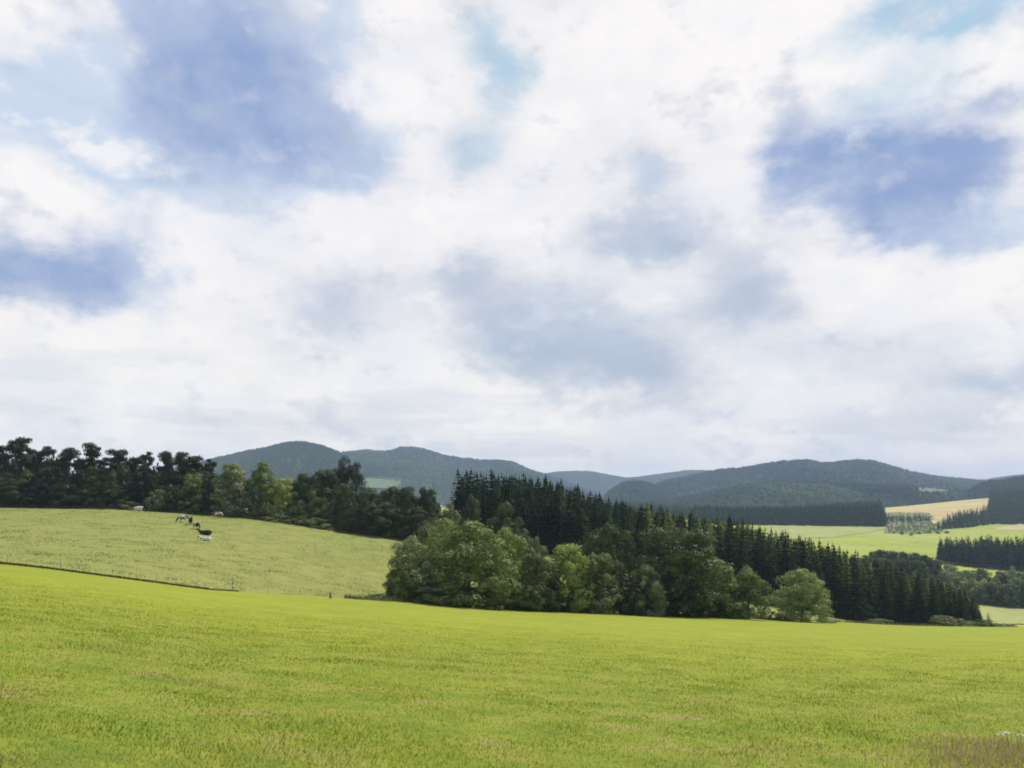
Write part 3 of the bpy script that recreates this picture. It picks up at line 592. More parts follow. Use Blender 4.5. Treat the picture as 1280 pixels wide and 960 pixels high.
# --- the thicket at the edge of the mown field ---
TH_G = 'trees and bushes of the thicket along the field edge'
thick = [
 ('bush', 'bush0', L_grey, 512, 116, 671, 62, 'grey-green feathery bush at the left end of the thicket beside the pasture', 'bush'),
 ('bush', 'bush3', L_mid, 500, 114, 700, 36, 'low mid-green bush in front of the left end of the thicket', 'bush'),
 ('broadleaf_tree', 'bush1', L_mid, 586, 118, 653, 112, 'large wide rounded dark-hearted tree, biggest of the left half of the thicket', 'tree'),
 ('broadleaf_tree', 'round1', L_yel, 556, 132, 650, 60, 'yellow-green rounded tree peeping up behind the large wide tree', 'tree'),
 ('broadleaf_tree', 'round2', L_yel, 632, 130, 661, 56, 'yellow-green leafy tree just right of the large wide tree', 'tree'),
 ('shrub', 'shrub0', L_red, 531, 140, 664, 22, 'small russet-brown shrub behind the gap left of the large wide tree', 'shrub'),
 ('broadleaf_tree', 'round3', L_dark, 632, 160, 629, 56, 'dark grey-green tree in front of the plantation, above the yellow-green one', 'tree'),
 ('broadleaf_tree', 'round0', L_dark, 590, 195, 620, 36, 'small dark rounded tree at the left foot of the spruce plantation', 'tree'),
 ('broadleaf_tree', 'small1', L_grey, 562, 190, 629, 24, 'small grey-green tree left of the spruce plantation foot', 'tree'),
 ('bush', 'bush2', L_grey, 665, 140, 672, 30, 'grey bush behind the olive bush in the middle of the thicket', 'bush'),
 ('bush', 'egg0', L_olive, 672, 122, 684, 56, 'olive-yellow bush right of the large wide tree, dry grass at its foot', 'bush'),
 ('broadleaf_tree', 'egg1', L_yel, 712, 124, 681, 60, 'light yellow-green tree with thin stems in the middle of the thicket', 'tree'),
 ('bush', 'bush0', L_grey, 738, 136, 675, 30, 'grey-green rounded bush left of the dark domed tree', 'bush'),
 ('broadleaf_tree', 'oak0', L_dark, 762, 132, 656, 66, 'dark domed tree between the yellow-green tree and the broad oak', 'tree'),
 ('bush', 'egg2', L_olive, 748, 125, 692, 44, 'brownish olive bush in front of the dark domed tree', 'bush'),
 ('broadleaf_tree', 'oak1', L_dark, 846, 134, 660, 106, 'very broad dark oak, tallest tree of the right half of the thicket', 'tree'),
 ('bush', 'round2', L_grey, 809, 128, 706, 46, 'light grey-green bush at the left foot of the broad dark oak', 'bush'),
 ('broadleaf_tree', 'egg2', L_mid, 893, 138, 698, 52, 'mid-green tree at the right flank of the broad dark oak', 'tree'),
 ('broadleaf_tree', 'round0', L_mid, 936, 140, 709, 62, 'round mid-green tree between the broad oak and the pale round tree', 'tree'),
 ('broadleaf_tree', 'bush1', L_lite, 1004, 146, 712, 64, 'pale green round-topped tree standing alone at the right end of the thicket', 'tree'),
 ('bush', 'bush3', L_grey, 545, 115, 722, 60, 'low grey-green bramble bush at the foot of the large wide tree', 'bush'),
 ('bush', 'bush1', L_olive, 610, 117, 724, 52, 'low olive bramble bush in front of the large wide tree', 'bush'),
 ('bush', 'bush2', L_mid, 655, 120, 718, 46, 'low mid-green bush below the olive-yellow bush', 'bush'),
 ('bush', 'bush2', L_dark, 690, 123, 722, 44, 'low dark bush below the light yellow-green tree', 'bush'),
 ('bush', 'bush0', L_dark, 785, 128, 722, 48, 'low dark bush between the domed tree and the broad oak', 'bush'),
 ('bush', 'bush3', L_dark, 868, 133, 728, 52, 'low dark bush beneath the broad dark oak', 'bush'),
 ('bush', 'bush2', L_dark, 905, 139, 735, 44, 'low dark bush between the broad oak and the round mid-green tree', 'bush'),
 ('shrub', 'shrub1', L_grey, 478, 112, 742, 34, 'flat grey shrub running out from the thicket into the pasture', 'shrub'),
 ('shrub', 'shrub2', L_dark, 980, 146, 769, 14, 'tiny dark shrub between the round trees at the field edge', 'shrub'),
 ('shrub', 'shrub0', L_dark, 962, 146, 764, 26, 'low dark shrub at the foot of the round mid-green tree', 'shrub'),
 ('shrub', 'shrub2', L_grey, 1032, 150, 766, 26, 'low grey shrub at the right foot of the pale round tree', 'shrub'),
 ('shrub', 'shrub1', L_olive, 1100, 172, 773, 26, 'small olive shrub on the field edge below the spruces', 'shrub'),
 ('shrub', 'shrub0', L_olive, 1184, 184, 770, 50, 'wide olive shrub on the field edge near the right end of the spruces', 'shrub'),
 ('shrub', 'shrub2', L_dark, 1228, 190, 774, 40, 'low dark shrub beyond the last spruce, rightmost on the field edge', 'shrub'),
 ('shrub', 'shrub1', L_grey, 1258, 195, 779, 20, 'flat grey-green shrub at the far right end of the field edge', 'shrub'),
]
for (nm, key, mat, px, Y, top, w, lab, cat) in thick:
    tree(nm, key, mat, px, Y, top, w, lab, cat, TH_G, sink=.25); SHADOWED.append((px, w, top))

for i, (px, top, w, mt) in enumerate([(530, 735, 34, L_mid), (575, 728, 44, L_dark), (632, 735, 36, L_dark), (672, 732, 34, L_dark), (708, 730, 36, L_dark), (730, 726, 36, L_dark), (755, 732, 38, L_dark),
      (806, 736, 38, L_dark), (828, 732, 40, L_dark), (850, 736, 40, L_dark), (888, 742, 36, L_dark), (922, 744, 36, L_dark), (940, 752, 30, L_dark)]):
    Yq = float(Yb_of(math.atan(u_of(px, -.12)))) + 4 + 3 * (i % 3)
    tree('undergrowth_bush', f'shrub{i % 3}', mt, px, Yq, top, w, 'low leafy undergrowth bush filling the foot of the thicket', 'bush', 'undergrowth bushes at the foot of the thicket', sink=.2, trunk=False)
# --- the tree belt behind the pasture ---
BG = 'trees of the belt behind the pasture'
pines = [(16, 206, 547, 40, 'flat-crowned pine at the far left of the belt'), (-12, 210, 556, 40, 'pine cut by the left edge of the picture'),
 (56, 208, 558, 34, 'second tall pine from the left in the belt'), (82, 204, 560, 34, 'dense pine left of the umbrella-topped pine'),
 (110, 203, 554, 30, 'umbrella-topped pine standing above the belt'), (146, 205, 562, 30, 'leaning open-crowned pine right of the umbrella-topped pine'),
 (178, 204, 565, 24, 'narrow-topped pine above the small rounded tree'), (203, 206, 564, 26, 'slim tall pine in the middle of the belt skyline'),
 (222, 204, 565, 30, 'bushy-topped pine above the black and white cattle'), (242, 207, 570, 26, 'pine at the right shoulder of the pine group'),
 (260, 208, 574, 22, 'last pine before the wooded dome of the hill'), (36, 214, 562, 30, 'pine half hidden between the two leftmost tall pines'),
 (434, 206, 573, 42, 'tall dark pine-like tree at the right of the belt, above its neighbours'), (164, 214, 572, 24, 'shorter pine in the gap of the pine skyline'),
 (126, 214, 572, 26, 'shorter pine behind the umbrella-topped pine')]
for i, (px, Y, top, w, lab) in enumerate(pines):
    tree('pine_tree', f'pine{i % 4}' if px != 434 else 'oak2', L_pine, px, Y, top, w, lab, 'tree', BG, sink=.2)
belt = [
 (0, 203, 591, 44, 'oak2', L_dark), (30, 202, 588, 46, 'round0', L_dark), (62, 203, 584, 40, 'oak0', L_pine), (92, 202, 592, 42, 'round3', L_pine),
 (122, 203, 584, 40, 'oak1', L_dark), (150, 202, 586, 38, 'round2', L_dark), (176, 203, 588, 36, 'oak0', L_pine), (204, 203, 592, 38, 'round1', L_dark),
 (228, 204, 588, 36, 'oak2', L_pine), (252, 204, 590, 34, 'round0', L_dark), (-30, 203, 585, 46, 'oak1', L_dark),
 (14, 200, 600, 40, 'bush1', L_dark), (48, 200, 604, 40, 'bush2', L_pine), (80, 200, 602, 38, 'bush0', L_dark), (112, 200, 606, 40, 'bush3', L_dark), (142, 200, 604, 40, 'bush1', L_dark), (218, 200, 606, 34, 'bush2', L_dark)]
for i, (px, Y, top, w, key, mat) in enumerate(belt):
    tree('broadleaf_tree', key, mat, px, Y, top, w, 'dark leafy tree under the pines in the belt behind the pasture', 'tree', 'dark broadleaf trees under the pines', sink=.3)
belt2 = [
 (240, 201, 592, 36, 'egg0', L_mid, 'mid-green tree above the black cow in the belt'),
 (262, 202, 592, 32, 'bush0', L_dark, 'dark bushy tree left of the pale feathery tree'),
 (287, 200, 580, 42, 'slim0', L_grey, 'pale feathery upright tree above the brown and white cow'),
 (325, 200, 578, 36, 'slim1', L_mid, 'slender pointed green tree right of the pale feathery tree'),
 (306, 204, 600, 30, 'round2', L_dark, 'dark tree in the gap between the two upright trees'),
 (352, 199, 598, 36, 'egg1', L_yel, 'yellow-green tree in the middle of the belt'),
 (378, 201, 592, 38, 'round3', L_dark, 'dark rounded tree right of the yellow-green tree'),
 (402, 200, 588, 42, 'egg2', L_dark, 'tall dark tree left of the tall pine-like one'),
 (392, 197, 606, 34, 'round1', L_olive, 'olive-tinged tree in front of the tall dark tree'),
 (428, 196, 605, 40, 'bush2', L_dark, 'dark tree below the tall pine-like one'),
 (412, 196, 628, 30, 'bush0', L_grey, 'grey bushy tree at the pasture edge below the tall pine-like one'),
 (468, 193, 610, 56, 'oak0', L_dark, 'wide dark tree, first of the three at the right end of the belt'),
 (500, 193, 609, 46, 'oak1', L_dark, 'dark tree, middle of the three at the right end of the belt'),
 (532, 195, 610, 38, 'egg0', L_dark, 'dark tree, last of the three at the right end of the belt'),
 (482, 189, 628, 44, 'bush3', L_dark, 'low dark tree before the three at the right end of the belt'),
 (518, 188, 634, 44, 'bush1', L_dark, 'low dark tree at the pasture edge behind the thicket'),
 (446, 191, 632, 36, 'bush1', L_dark, 'low dark tree where the belt bends down the pasture'),
]
for (px, Y, top, w, key, mat, lab) in belt2: tree('broadleaf_tree', key, mat, px, Y, top, w, lab, 'tree', BG, sink=.3)
shr = [
 (196, 198, 612, 26, 'shrub0', L_grey, 'grey rounded shrub at the belt foot right of the white cow'),
 (160, 198, 627, 28, 'shrub1', L_olive, 'low olive shrub just left of the white cow'),
 (184, 199, 624, 24, 'shrub2', L_dark, 'low dark shrub just right of the white cow'),
 (376, 196, 625, 30, 'shrub2', L_grey, 'pale grey rounded shrub at the belt foot'),
 (348, 196, 632, 26, 'shrub0', L_mid, 'green shrub left of the pale grey rounded shrub'),
 (322, 198, 640, 22, 'shrub1', L_olive, 'small olive shrub right of the brown and white cow'),
 (345, 194, 643, 34, 'shrub1', L_olive, 'left part of the low scrubby row along the pasture top'),
 (372, 193, 645, 36, 'shrub0', L_olive, 'middle bush of the low scrubby row along the pasture top'),
 (398, 192, 647, 36, 'shrub2', L_grey, 'right bush of the low scrubby row along the pasture top'),
 (540, 170, 648, 40, 'shrub1', L_olive, 'olive shrub between the belt end and the thicket'),
 (556, 180, 640, 30, 'shrub2', L_dark, 'dark shrub between the belt end and the thicket'),
]
for (px, Y, top, w, key, mat, lab) in shr: tree('shrub', key, mat, px, Y, top, w, lab, 'shrub', 'shrubs along the foot of the belt', sink=.15)


# the wood goes on behind the belt
_r = np.random.default_rng(15); BELT = []
for k in range(330):
    px = _r.uniform(-120, 545); Y = _r.uniform(206, 262); x, y, z = at(px, Y)
    tp = np.interp(px, [-120, 0, 100, 180, 260, 285, 345, 400, 450, 545], [578, 580, 581, 584, 590, 608, 608, 604, 620, 630]) + _r.uniform(0, 16)
    h = tan_of(tp) * Y - z
    if h > 3: BELT.append((x, y, z - .3, h, h * .3))
# ------------------------------------------------------------------ spruce plantation
def sky_top(px): return np.interp(px, [560, 575, 590, 640, 700, 725, 760, 800, 830, 870, 900, 930, 985, 1010, 1050, 1090, 1130, 1170, 1200, 1222, 1236],
                                  [592, 583, 585, 590, 597, 605, 619, 628, 632, 640, 641, 645, 661, 666, 679, 692, 705, 717, 727, 742, 760])
cand = []
rng = np.random.default_rng(5)
Yv = 222.0
while Yv < 338:
    for px in np.arange(574, 1232, 3.6 * F / Yv * 1.0):
        pj = px + rng.uniform(-6, 6); yj = Yv + rng.uniform(-1.6, 1.6)
        lim = np.interp(pj, [570, 640, 900, 1050, 1150, 1230], [262, 300, 338, 338, 320, 262])
        if yj > lim or pj < 572: continue
        x, y, z = at(pj, yj); want = sky_top(pj)
        nat = np.interp(pj, [570, 1000, 1150, 1230], [20.0, 18.5, 14.5, 9.5]) * rng.uniform(.82, 1.14)
        hmax = (tan_of(want + rng.uniform(-4, 12)) * yj - z)
        h = min(nat, hmax) if hmax > 3 else 0
        if yj < 232: h = min(max(hmax * rng.uniform(.84, 1.0), 4), nat * 1.2)
        if h < 5: continue
        topz = z + h; t = topz / yj; v = (t * CT - ST) / (CT + t * ST); topy = 480 - F * v
        cand.append([pj, yj, h, topy, x, y, z])
    Yv += 4.4
occ = np.full(1400, 2000.0)
xx = np.arange(1400)
for (px, w, top) in SHADOWED:
    s = np.abs(xx - px) < w * .42; occ[s] = np.minimum(occ[s], top + 8)
vis = []
for c in sorted(cand, key=lambda c: c[1]):
    wp = c[2] * .17 * F / c[1]; s = np.abs(xx - c[0]) < wp
    prof = c[3] + np.abs(xx[s] - c[0]) / wp * c[2] * F / c[1] * .9
    vis.append((float(np.maximum(occ[s] - prof, 0).sum()), c)); occ[s] = np.minimum(occ[s], prof)
vis.sort(key=lambda v: -v[0])
keep = [v for v in vis[:285] if v[0] > 3]; rest = [v[1] for v in vis if v not in keep]
for i, (a, c) in enumerate(keep):
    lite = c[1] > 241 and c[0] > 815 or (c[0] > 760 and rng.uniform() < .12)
    key = f'spruce{int(rng.integers(4))}'; p = PROTOS[key]
    o = bpy.data.objects.new('spruce_tree', None); col.objects.link(o); o.location = (c[4], c[5], c[6] - .2)
    sxy = (c[2] / 10) * rng.uniform(1.0, 1.4) * (1.25 if c[2] < 12 else 1.0)
    o.scale = (sxy, sxy, c[2] / p.h); o.rotation_euler = (rng.normal() * .03, rng.normal() * .03, rng.uniform(0, 6.28))
    zone = [z_ for lim_, z_ in ((612, 'at its tall left corner'), (700, 'behind the yellow-green trees'), (790, 'behind the dark domed tree'), (900, 'behind the broad dark oak'), (1042, 'behind the two round trees'), (1130, 'just right of the pale round tree'), (1180, 'above the small olive shrub'), (2000, 'at its low right end')) if c[0] < lim_][0]
    if c[1] < 233: lab, g = 'dark spruce in the front rank of the plantation, ' + zone, 'front rank of the spruce plantation ' + zone
    elif c[0] < 830: lab, g = 'dark spruce top in the high left part of the plantation', 'spruces in the high left part of the plantation'
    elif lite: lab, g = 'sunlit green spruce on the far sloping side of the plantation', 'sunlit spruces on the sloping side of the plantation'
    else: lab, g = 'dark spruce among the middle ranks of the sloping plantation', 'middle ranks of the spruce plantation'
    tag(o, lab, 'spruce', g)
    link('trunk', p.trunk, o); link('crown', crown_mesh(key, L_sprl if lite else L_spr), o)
def wood_mass(name, items, mat, label, protos, cat='wood'):
    """many far trees as one mass; items: x, y, z, height, half-width"""
    Q = []
    for it in items:
        q = protos[int(rng.integers(len(protos)))]; a = rng.uniform(0, 6.28); c, s = math.cos(a), math.sin(a)
        r = q.copy(); X = r[..., 0] * c - r[..., 1] * s; Y = r[..., 0] * s + r[..., 1] * c
        Q.append(np.stack([X * it[4] + it[0], Y * it[4] + it[1], r[..., 2] * it[3] + it[2]], -1))
    o = link(name, quads_mesh(name, np.concatenate(Q), [mat])); tag(o, label, cat, kind='stuff'); return o
lowp = [spruce_quads(np.random.default_rng(300 + i), 1.0, 1.0, 13, 8, 1, .62) * 1.0 for i in range(3)]
for q in lowp: pass
def low_spruce(seed, whorls=13, per=7):
    r = np.random.default_rng(seed); Q = spruce_quads(r, 10, 1.9, whorls, per, 1, 1.15); Q = Q.copy(); Q[..., :2] /= 1.9; Q[..., 2] /= 10; return Q
lowp = [low_spruce(310 + i) for i in range(3)]
if rest: wood_mass('plantation_wood', [(c[4], c[5], c[6] - .2, c[2], c[2] * .18) for c in rest], L_spr, 'mass of dark spruces deep inside the plantation', lowp)

def low_broad(seed, n=110):
    r = np.random.default_rng(seed); Q, C = clumps_crown(r, 'round', .82, .86, .06, n, .13, nc=16, cr=.33); return Q
lowb = [low_broad(330 + i) for i in range(3)]
midb = [low_broad(340 + i, 420) for i in range(3)]
wood_mass('belt_wood', BELT, L_dark, 'dark leafy depth of the wood behind the belt trees', midb)
def block(name, x0, x1, y0f, y1f, sp, hfun, mat, label, protos, wr=.2, jit=.4, n_ind=0):
    items = []
    Y = y0f(x0); 
    ymin = min(y0f(x) for x in np.linspace(x0, x1, 9)); ymax = max(y1f(x) for x in np.linspace(x0, x1, 9))
    Y = ymin
    while Y < ymax:
        for px in np.arange(x0, x1, sp * F / Y):
            p = px + rng.uniform(-jit, jit) * sp * F / Y; yy = Y + rng.uniform(-jit, jit) * sp
            if not (y0f(p) <= yy <= y1f(p)): continue
            x, y, z = at(p, yy); h = hfun(p, yy) * rng.uniform(.82, 1.12); items.append((x, y, z - .3, h, h * wr))
        Y += sp
    return items
ip = lambda a, b: (lambda p: float(np.interp(p, a, b)))
# far plantation left of the clearing
it = block('w', 870, 1106, ip([870, 960, 1106], [1180, 1130, 1110]), ip([870, 1106], [1380, 1330]), 8.5, lambda p, y: 24, None, '', None)
wood_mass('far_wood', it, L_spr, 'far dark spruce wood with a straight edge above the bright valley meadow', lowp)
it = block('w', 760, 1100, ip([760, 870, 960, 1100], [1000, 1150, 1150, 1340]), ip([760, 1100], [2000, 2000]), 14, lambda p, y: 17, None, '', None)
wood_mass('far_mixed_wood', it, L_far, 'far mixed wood left of the spruce wood above the meadow', lowb)
# wood right of the clearing
it = block('w', 1166, 1420, ip([1166, 1190, 1215, 1240, 1420], [1060, 1110, 1180, 1260, 1300]), ip([1166, 1190, 1236, 1240, 1420], [1090, 1240, 1420, 1730, 1850]), 8.5, lambda p, y: float(np.interp(p, [1166, 1180, 1200, 1240], [6, 15, 20, 20])), None, '', None)
wood_mass('valley_wood', it, L_spr, 'dark spruce wood right of the ripe wheat field', lowp)

# stand of tall bare-stemmed spruces on the valley meadow: front trees individually, rest as a mass
stand = block('w', 1177, 1420, ip([1177, 1280, 1420], [640, 612, 600]), ip([1177, 1420], [700, 700]), 5.0, lambda p, y: float(np.interp(p, [1177, 1230, 1280], [17, 20, 21])) * .98, None, '', None, wr=.16)
stand.sort(key=lambda s: s[1] + .05 * abs(s[0])); n_front = 0; back = []
broad_s = 0
low_me = [quads_mesh('spruce_tree', np.concatenate([q * np.array([1, 1, .82]) + np.array([0, 0, .18])]), [L_spr]) for q in lowp]
def trunk_add(me_q, name, mat_leaf, mat_bark):
    q = me_q * np.array([1, 1, .78]) + np.array([0, 0, .22])
    t = []
    for k in range(5):
        a, b_ = 2 * math.pi * k / 5, 2 * math.pi * (k + 1) / 5; r0, r1 = .09, .05
        t.append([[r0 * math.cos(a), r0 * math.sin(a), 0], [r0 * math.cos(b_), r0 * math.sin(b_), 0], [r1 * math.cos(b_), r1 * math.sin(b_), .6], [r1 * math.cos(a), r1 * math.sin(a), .6]])
    me = quads_mesh(name, np.concatenate([q, np.array(t)]), [mat_leaf, mat_bark])
    mi = np.zeros(len(me.polygons), np.int32); mi[len(q):] = 1; me.polygons.foreach_set('material_index', mi); return me
stem_me = [trunk_add(q, 'stand_spruce', L_spr, M_pbark) for q in lowp]
seen_px = {}
for s in stand:
    p = px_of(s[0], s[1]); k = int(p // 2.6)
    if p < 1290 and seen_px.get(k, 0) < 1:
        seen_px[k] = seen_px.get(k, 0) + 1
        o = link('stand_conifer', stem_me[int(rng.integers(3))], None, (s[0], s[1], s[2])); o.scale = (s[4] * 1.2, s[4] * 1.2, s[3]); o.rotation_euler = (0, 0, rng.uniform(0, 6.28))
        tag(o, 'bare-stemmed conifer at the front of the dark stand on the valley meadow', 'conifer', 'front conifers of the stand on the valley meadow')
    else: back.append(s)
back = [(a_, b_, c_ + .22 * d_, d_ * .78, e_ * 1.2) for (a_, b_, c_, d_, e_) in back]
wood_mass('stand_wood', back, L_spr, 'dark interior of the conifer stand on the valley meadow', lowp)

# rounded trees in the valley
vm = {}
def vtree(px, Y, top, w, mat, lab, group, name='broadleaf_tree', cat='tree'):
    tree(name, f'small{int(rng.integers(3))}', mat, px, Y, top, w, lab, cat, group, sink=.3)
G1 = 'dark rounded trees beyond the plantation'
for (px, Y, top, w) in [(1082, 500, 694, 16), (1092, 490, 690, 18), (1104, 485, 687, 22), (1118, 488, 689, 18), (1132, 480, 690, 18), (1146, 478, 691, 20), (1160, 475, 694, 18), (1170, 470, 699, 14), (1098, 470, 697, 18), (1124, 465, 698, 18), (1140, 462, 700, 18), (1156, 455, 703, 18), (1112, 460, 700, 16), (1072, 500, 699, 14)]:
    vtree(px, Y, top, w * 1.45, L_dark, 'dark rounded tree in the row just beyond the plantation', G1)
G2 = 'mixed trees on the valley slope at the right'
r2 = np.random.default_rng(9)
for k in range(62):
    px = r2.uniform(1172, 1292); f = r2.uniform(0, 1) ** .8
    Y = 545 - 95 * f; hh = r2.uniform(7, 14)
    x, y, z = at(px, Y); t = (z + hh) / Y; v = (t * CT - ST) / (CT + t * ST); top = 480 - F * v
    if px < 1215 and f < .35 and top < 712: top = 714
    mat = [L_mid, L_grey, L_lite, L_grey, L_olive, L_lite][int(r2.integers(6))]
    lab = {'leaf_mid': 'green', 'leaf_grey': 'grey-green', 'leaf_dark': 'dark', 'leaf_lite': 'pale', 'leaf_light': 'pale', 'leaf_olive': 'olive'}[mat.name]
    vtree(px, Y, top, r2.uniform(14, 24), mat, f'{lab} leafy tree in the wood on the valley slope at the right', G2 + ', ' + lab)
for (px, Y, top, w) in [(1255, 470, 706, 12), (1259, 466, 712, 10)]:
    tree('spruce_tree', 'spruce1', L_spr, px, Y, top, w, 'pointed dark spruce rising from the valley wood at the right', 'spruce', 'pointed spruces in the valley wood', sink=.2)
# bottom-right valley hedge by the meadow
for (px, Y, top, w) in [(1240, 452, 728, 26), (1262, 450, 730, 26), (1284, 450, 728, 26), (1226, 448, 735, 18)]:
    vtree(px, Y, top, w, L_dark, 'dark bluish tree at the edge of the small bright meadow', 'dark trees at the edge of the small bright meadow')
# hedge bushes along the field borders of the valley
for k in range(34):
    if r2.uniform() < .5 or k < 12 or k > 21: continue
    if k < 12: px = 990 + k * 10.4; py = 661.5
    elif k < 22: px = 1110 + (k - 12) * 7.4; py = 668 - .12 * (k - 12)
    else: px = 1168 + (k - 22) * 9.6; py = 666.5 - .1 * (k - 22)
    px += r2.uniform(-9, 9); Yh = find_Y(px, py + r2.uniform(-1, 2), 700, 1350)
    vtree(px, Yh, py - r2.uniform(2, 5), r2.uniform(3, 8), [L_mid, L_dark, L_grey, L_olive][k % 4], 'small far bush on a field border in the valley', 'bushes along the valley field borders', 'hedge_bush', 'bush')
# young growth of the clearing
for k in range(17):
    px = 1112 + k * 3.05 + r2.uniform(-1, 1); Y = find_Y(px, 650 + r2.uniform(-2, 3), 900, 1600)
    tree('young_conifer', f'spruce{k % 4}', L_spr, px, Y, 641 + r2.uniform(-2, 3), 4.2, 'young dark conifer in the row across the top of the clearing', 'young conifer', 'young conifers across the clearing', trunk=True)
it = []
for k in range(420):
    px = r2.uniform(1108, 1178); py = r2.uniform(646, 667)
    if px > 1165 and py < 656: continue
    Y = find_Y(px, py, 850, 1500); x, y, z = at(px, Y); h = r2.uniform(1.5, 4); it.append((x, y, z - .2, h, h * .6))
wood_mass('clearing_undergrowth', it, L_grey, 'pale grey-green young growth covering the clearing', lowb, cat='undergrowth')

# ------------------------------------------------------------------ fence between field and pasture
fence = bpy.data.objects.new('wire_fence', None); col.objects.link(fence)
fx, fy, fz = at(290, float(Yb_of(math.atan(u_of(290, -.08)))) + .6); fence.location = (fx, fy, fz)
tag(fence, 'thin wire fence with slim wooden posts between bright field and pasture', 'fence')
fpts = []
for px in (-60, 8, 75, 140, 195, 245, 290, 335, 375):
    Y = float(Yb_of(math.atan(u_of(px, -.08)))) + .6; x, y, z = at(px, Y); fpts.append((x - fx, y - fy, z - fz, px))
for (x, y, z, px) in fpts:
    h = 1.45 if px == 290 else 1.0; r_ = .03 if px == 290 else .022; m = MB(); m.tube([(0, 0, -.3), (.01, 0, h * .5), (.02, .01, h)], [r_, r_ * .95, r_ * .9], 7)
    link('post', m.mesh('post', [M_wood]), fence, (x, y, z))
for zz in (.45, .85):
    m = MB(); m.tube([(x, y, z + zz) for (x, y, z, px) in fpts], [.004] * len(fpts), 4); link('wire', m.mesh('wire', [M_wire]), fence)
x, y, z = at(413, 100.5); m = MB(); m.tube([(0, 0, -.3), (0, 0, .5), (.03, 0, .78)], [.13, .12, .11], 9)
tag(link('wooden_post', m.mesh('wooden_post', [M_wood]), None, (x, y, z)), 'short thick wooden post on the pasture edge left of the thicket', 'post')

# long dark grass along the fence, dry grass at thicket foot
def tufts(n, fn, hr, wr, rng, lean=.5):
    X = np.zeros(n); Y = np.zeros(n)
    X, Y, Hh = fn(n)
    Z = H(X, Y) - .02; a = rng.uniform(0, 2 * math.pi, n); w = wr * rng.uniform(.6, 1.3, n); h = Hh * rng.uniform(hr[0], hr[1], n)
    dx, dy = np.cos(a) * w, np.sin(a) * w; b = rng.uniform(0, 2 * math.pi, n); lx, ly = np.cos(b) * h * lean * rng.uniform(.2, 1, n), np.sin(b) * h * lean * rng.uniform(.2, 1, n)
    P0 = np.stack([X - dx, Y - dy, Z], -1); P1 = np.stack([X + dx, Y + dy, Z], -1)
    P2 = np.stack([X + dx * .7 + lx * .35, Y + dy * .7 + ly * .35, Z + h * .55], -1); P2b = np.stack([X - dx * .7 + lx * .35, Y - dy * .7 + ly * .35, Z + h * .55], -1); P3 = np.stack([X + lx, Y + ly, Z + h], -1)
    V = np.stack([P0, P1, P2, P2b, P3], 1)
    i = np.arange(n)[:, None] * 5
    tri = np.concatenate([i + [0, 1, 2], i + [0, 2, 3], i + [3, 2, 4]], 0)
    return V, tri, X, Y
def grass_obj(name, V, tri, colors, mat, label):
    c = np.repeat(colors, 5, axis=0); o = link(name, mesh_np(name, V.reshape(-1, 3), tri, [mat], c)); tag(o, label, 'grass', kind='stuff'); return o
M_grass = leaf_mat('grass_blade', (0.85, 0.9, 0.85), (1.0, 1.0, 1.0), nscale=.25, transl=.55, tint=True, objvar=0, spec=0)
g = np.random.default_rng(42)
def along(n):
    px = g.uniform(-60, 262, n); px = np.where(g.uniform(size=n) < .25, g.uniform(262, 300, n), px); u = np.array([u_of(p, -.08) for p in px]); Y = Yb_of(np.arctan(u)) + g.normal(size=n) * .35 + .5
    return u * Y, Y, np.where(px < 262, 1.0, .4)
V, tri, X, Y = tufts(8000, along, (.07, .26), .03, g, .6)
pick = g.uniform(size=len(X)); base = np.where((pick < .6)[:, None], [[.06, .075, .02]], np.where((pick < .85)[:, None], [[.12, .10, .04]], [[.17, .11, .055]]))
grass_obj('fence_grass', V, tri, base * g.uniform(.7, 1.2, (len(X), 1)), M_grass, 'long dark grass left standing along the wire fence')
def foot(n):
    px = g.uniform(430, 1270, n); k = g.uniform(size=n) < .5; px = np.where(k, g.normal(630, 26, n), px); u = np.array([u_of(p, -.13) for p in px]); Y = Yb_of(np.arctan(u)) + g.uniform(.2, 2.2, n)
    return u * Y, Y, np.where(k, 1.3, .8)
V, tri, X, Y = tufts(16000, foot, (.25, .9), .035, g, .5)
pick = g.uniform(size=(len(X), 1)); nearx = np.abs(px_of(X, Y) - 632)[:, None] < 45
base = np.where(nearx & (pick < .75), [[.30, .20, .085]], np.where(pick < .5, [[.10, .12, .035]], [[.20, .19, .07]]))
grass_obj('edge_grass', V, tri, base * g.uniform(.7, 1.25, (len(X), 1)), M_grass, 'uncut grass and dry stalks at the foot of the thicket')

def rough_(n):
    px = g.uniform(-80, 560, n); u = np.array([u_of(p, -.05) for p in px]); yb = Yb_of(np.arctan(u)); Y = yb + .5 + (198 - yb) * g.uniform(size=n) ** .9
    X = u * Y; return X, Y, .25 + 1.0 * vnoise(X / 2.2, Y / 3.0, 31) ** 2
V, tri, X, Y = tufts(70000, rough_, (.06, .2), .06, g, .8)
m_ = vnoise(X / 3.1, Y / 4.0, 33) * .6 + vnoise(X / .9, Y / 1.2, 34) * .4 + g.normal(size=len(X)) * .06; m_ = m_[:, None]
base = np.where(m_ < .36, [[.20, .215, .055]], np.where(m_ < .62, [[.245, .255, .065]], [[.30, .275, .09]]))
grass_obj('pasture_grass', V, tri, base * g.uniform(.85, 1.12, (len(X), 1)), M_grass, 'tussocky olive-yellow grass covering the grazed pasture')
def bank(n):
    px = g.uniform(-60, 430, n); u = np.array([u_of(p, -.02) for p in px]); Y = np.interp(px, [-60, 260, 350, 430], [199, 198, 194, 190]) + g.normal(size=n) * 1.2; return u * Y, Y, np.ones(n)
V, tri, X, Y = tufts(9000, bank, (.3, 1.0), .07, g, .5); pick = g.uniform(size=(len(X), 1)); dryz = (px_of(X, Y) < 150)[:, None]
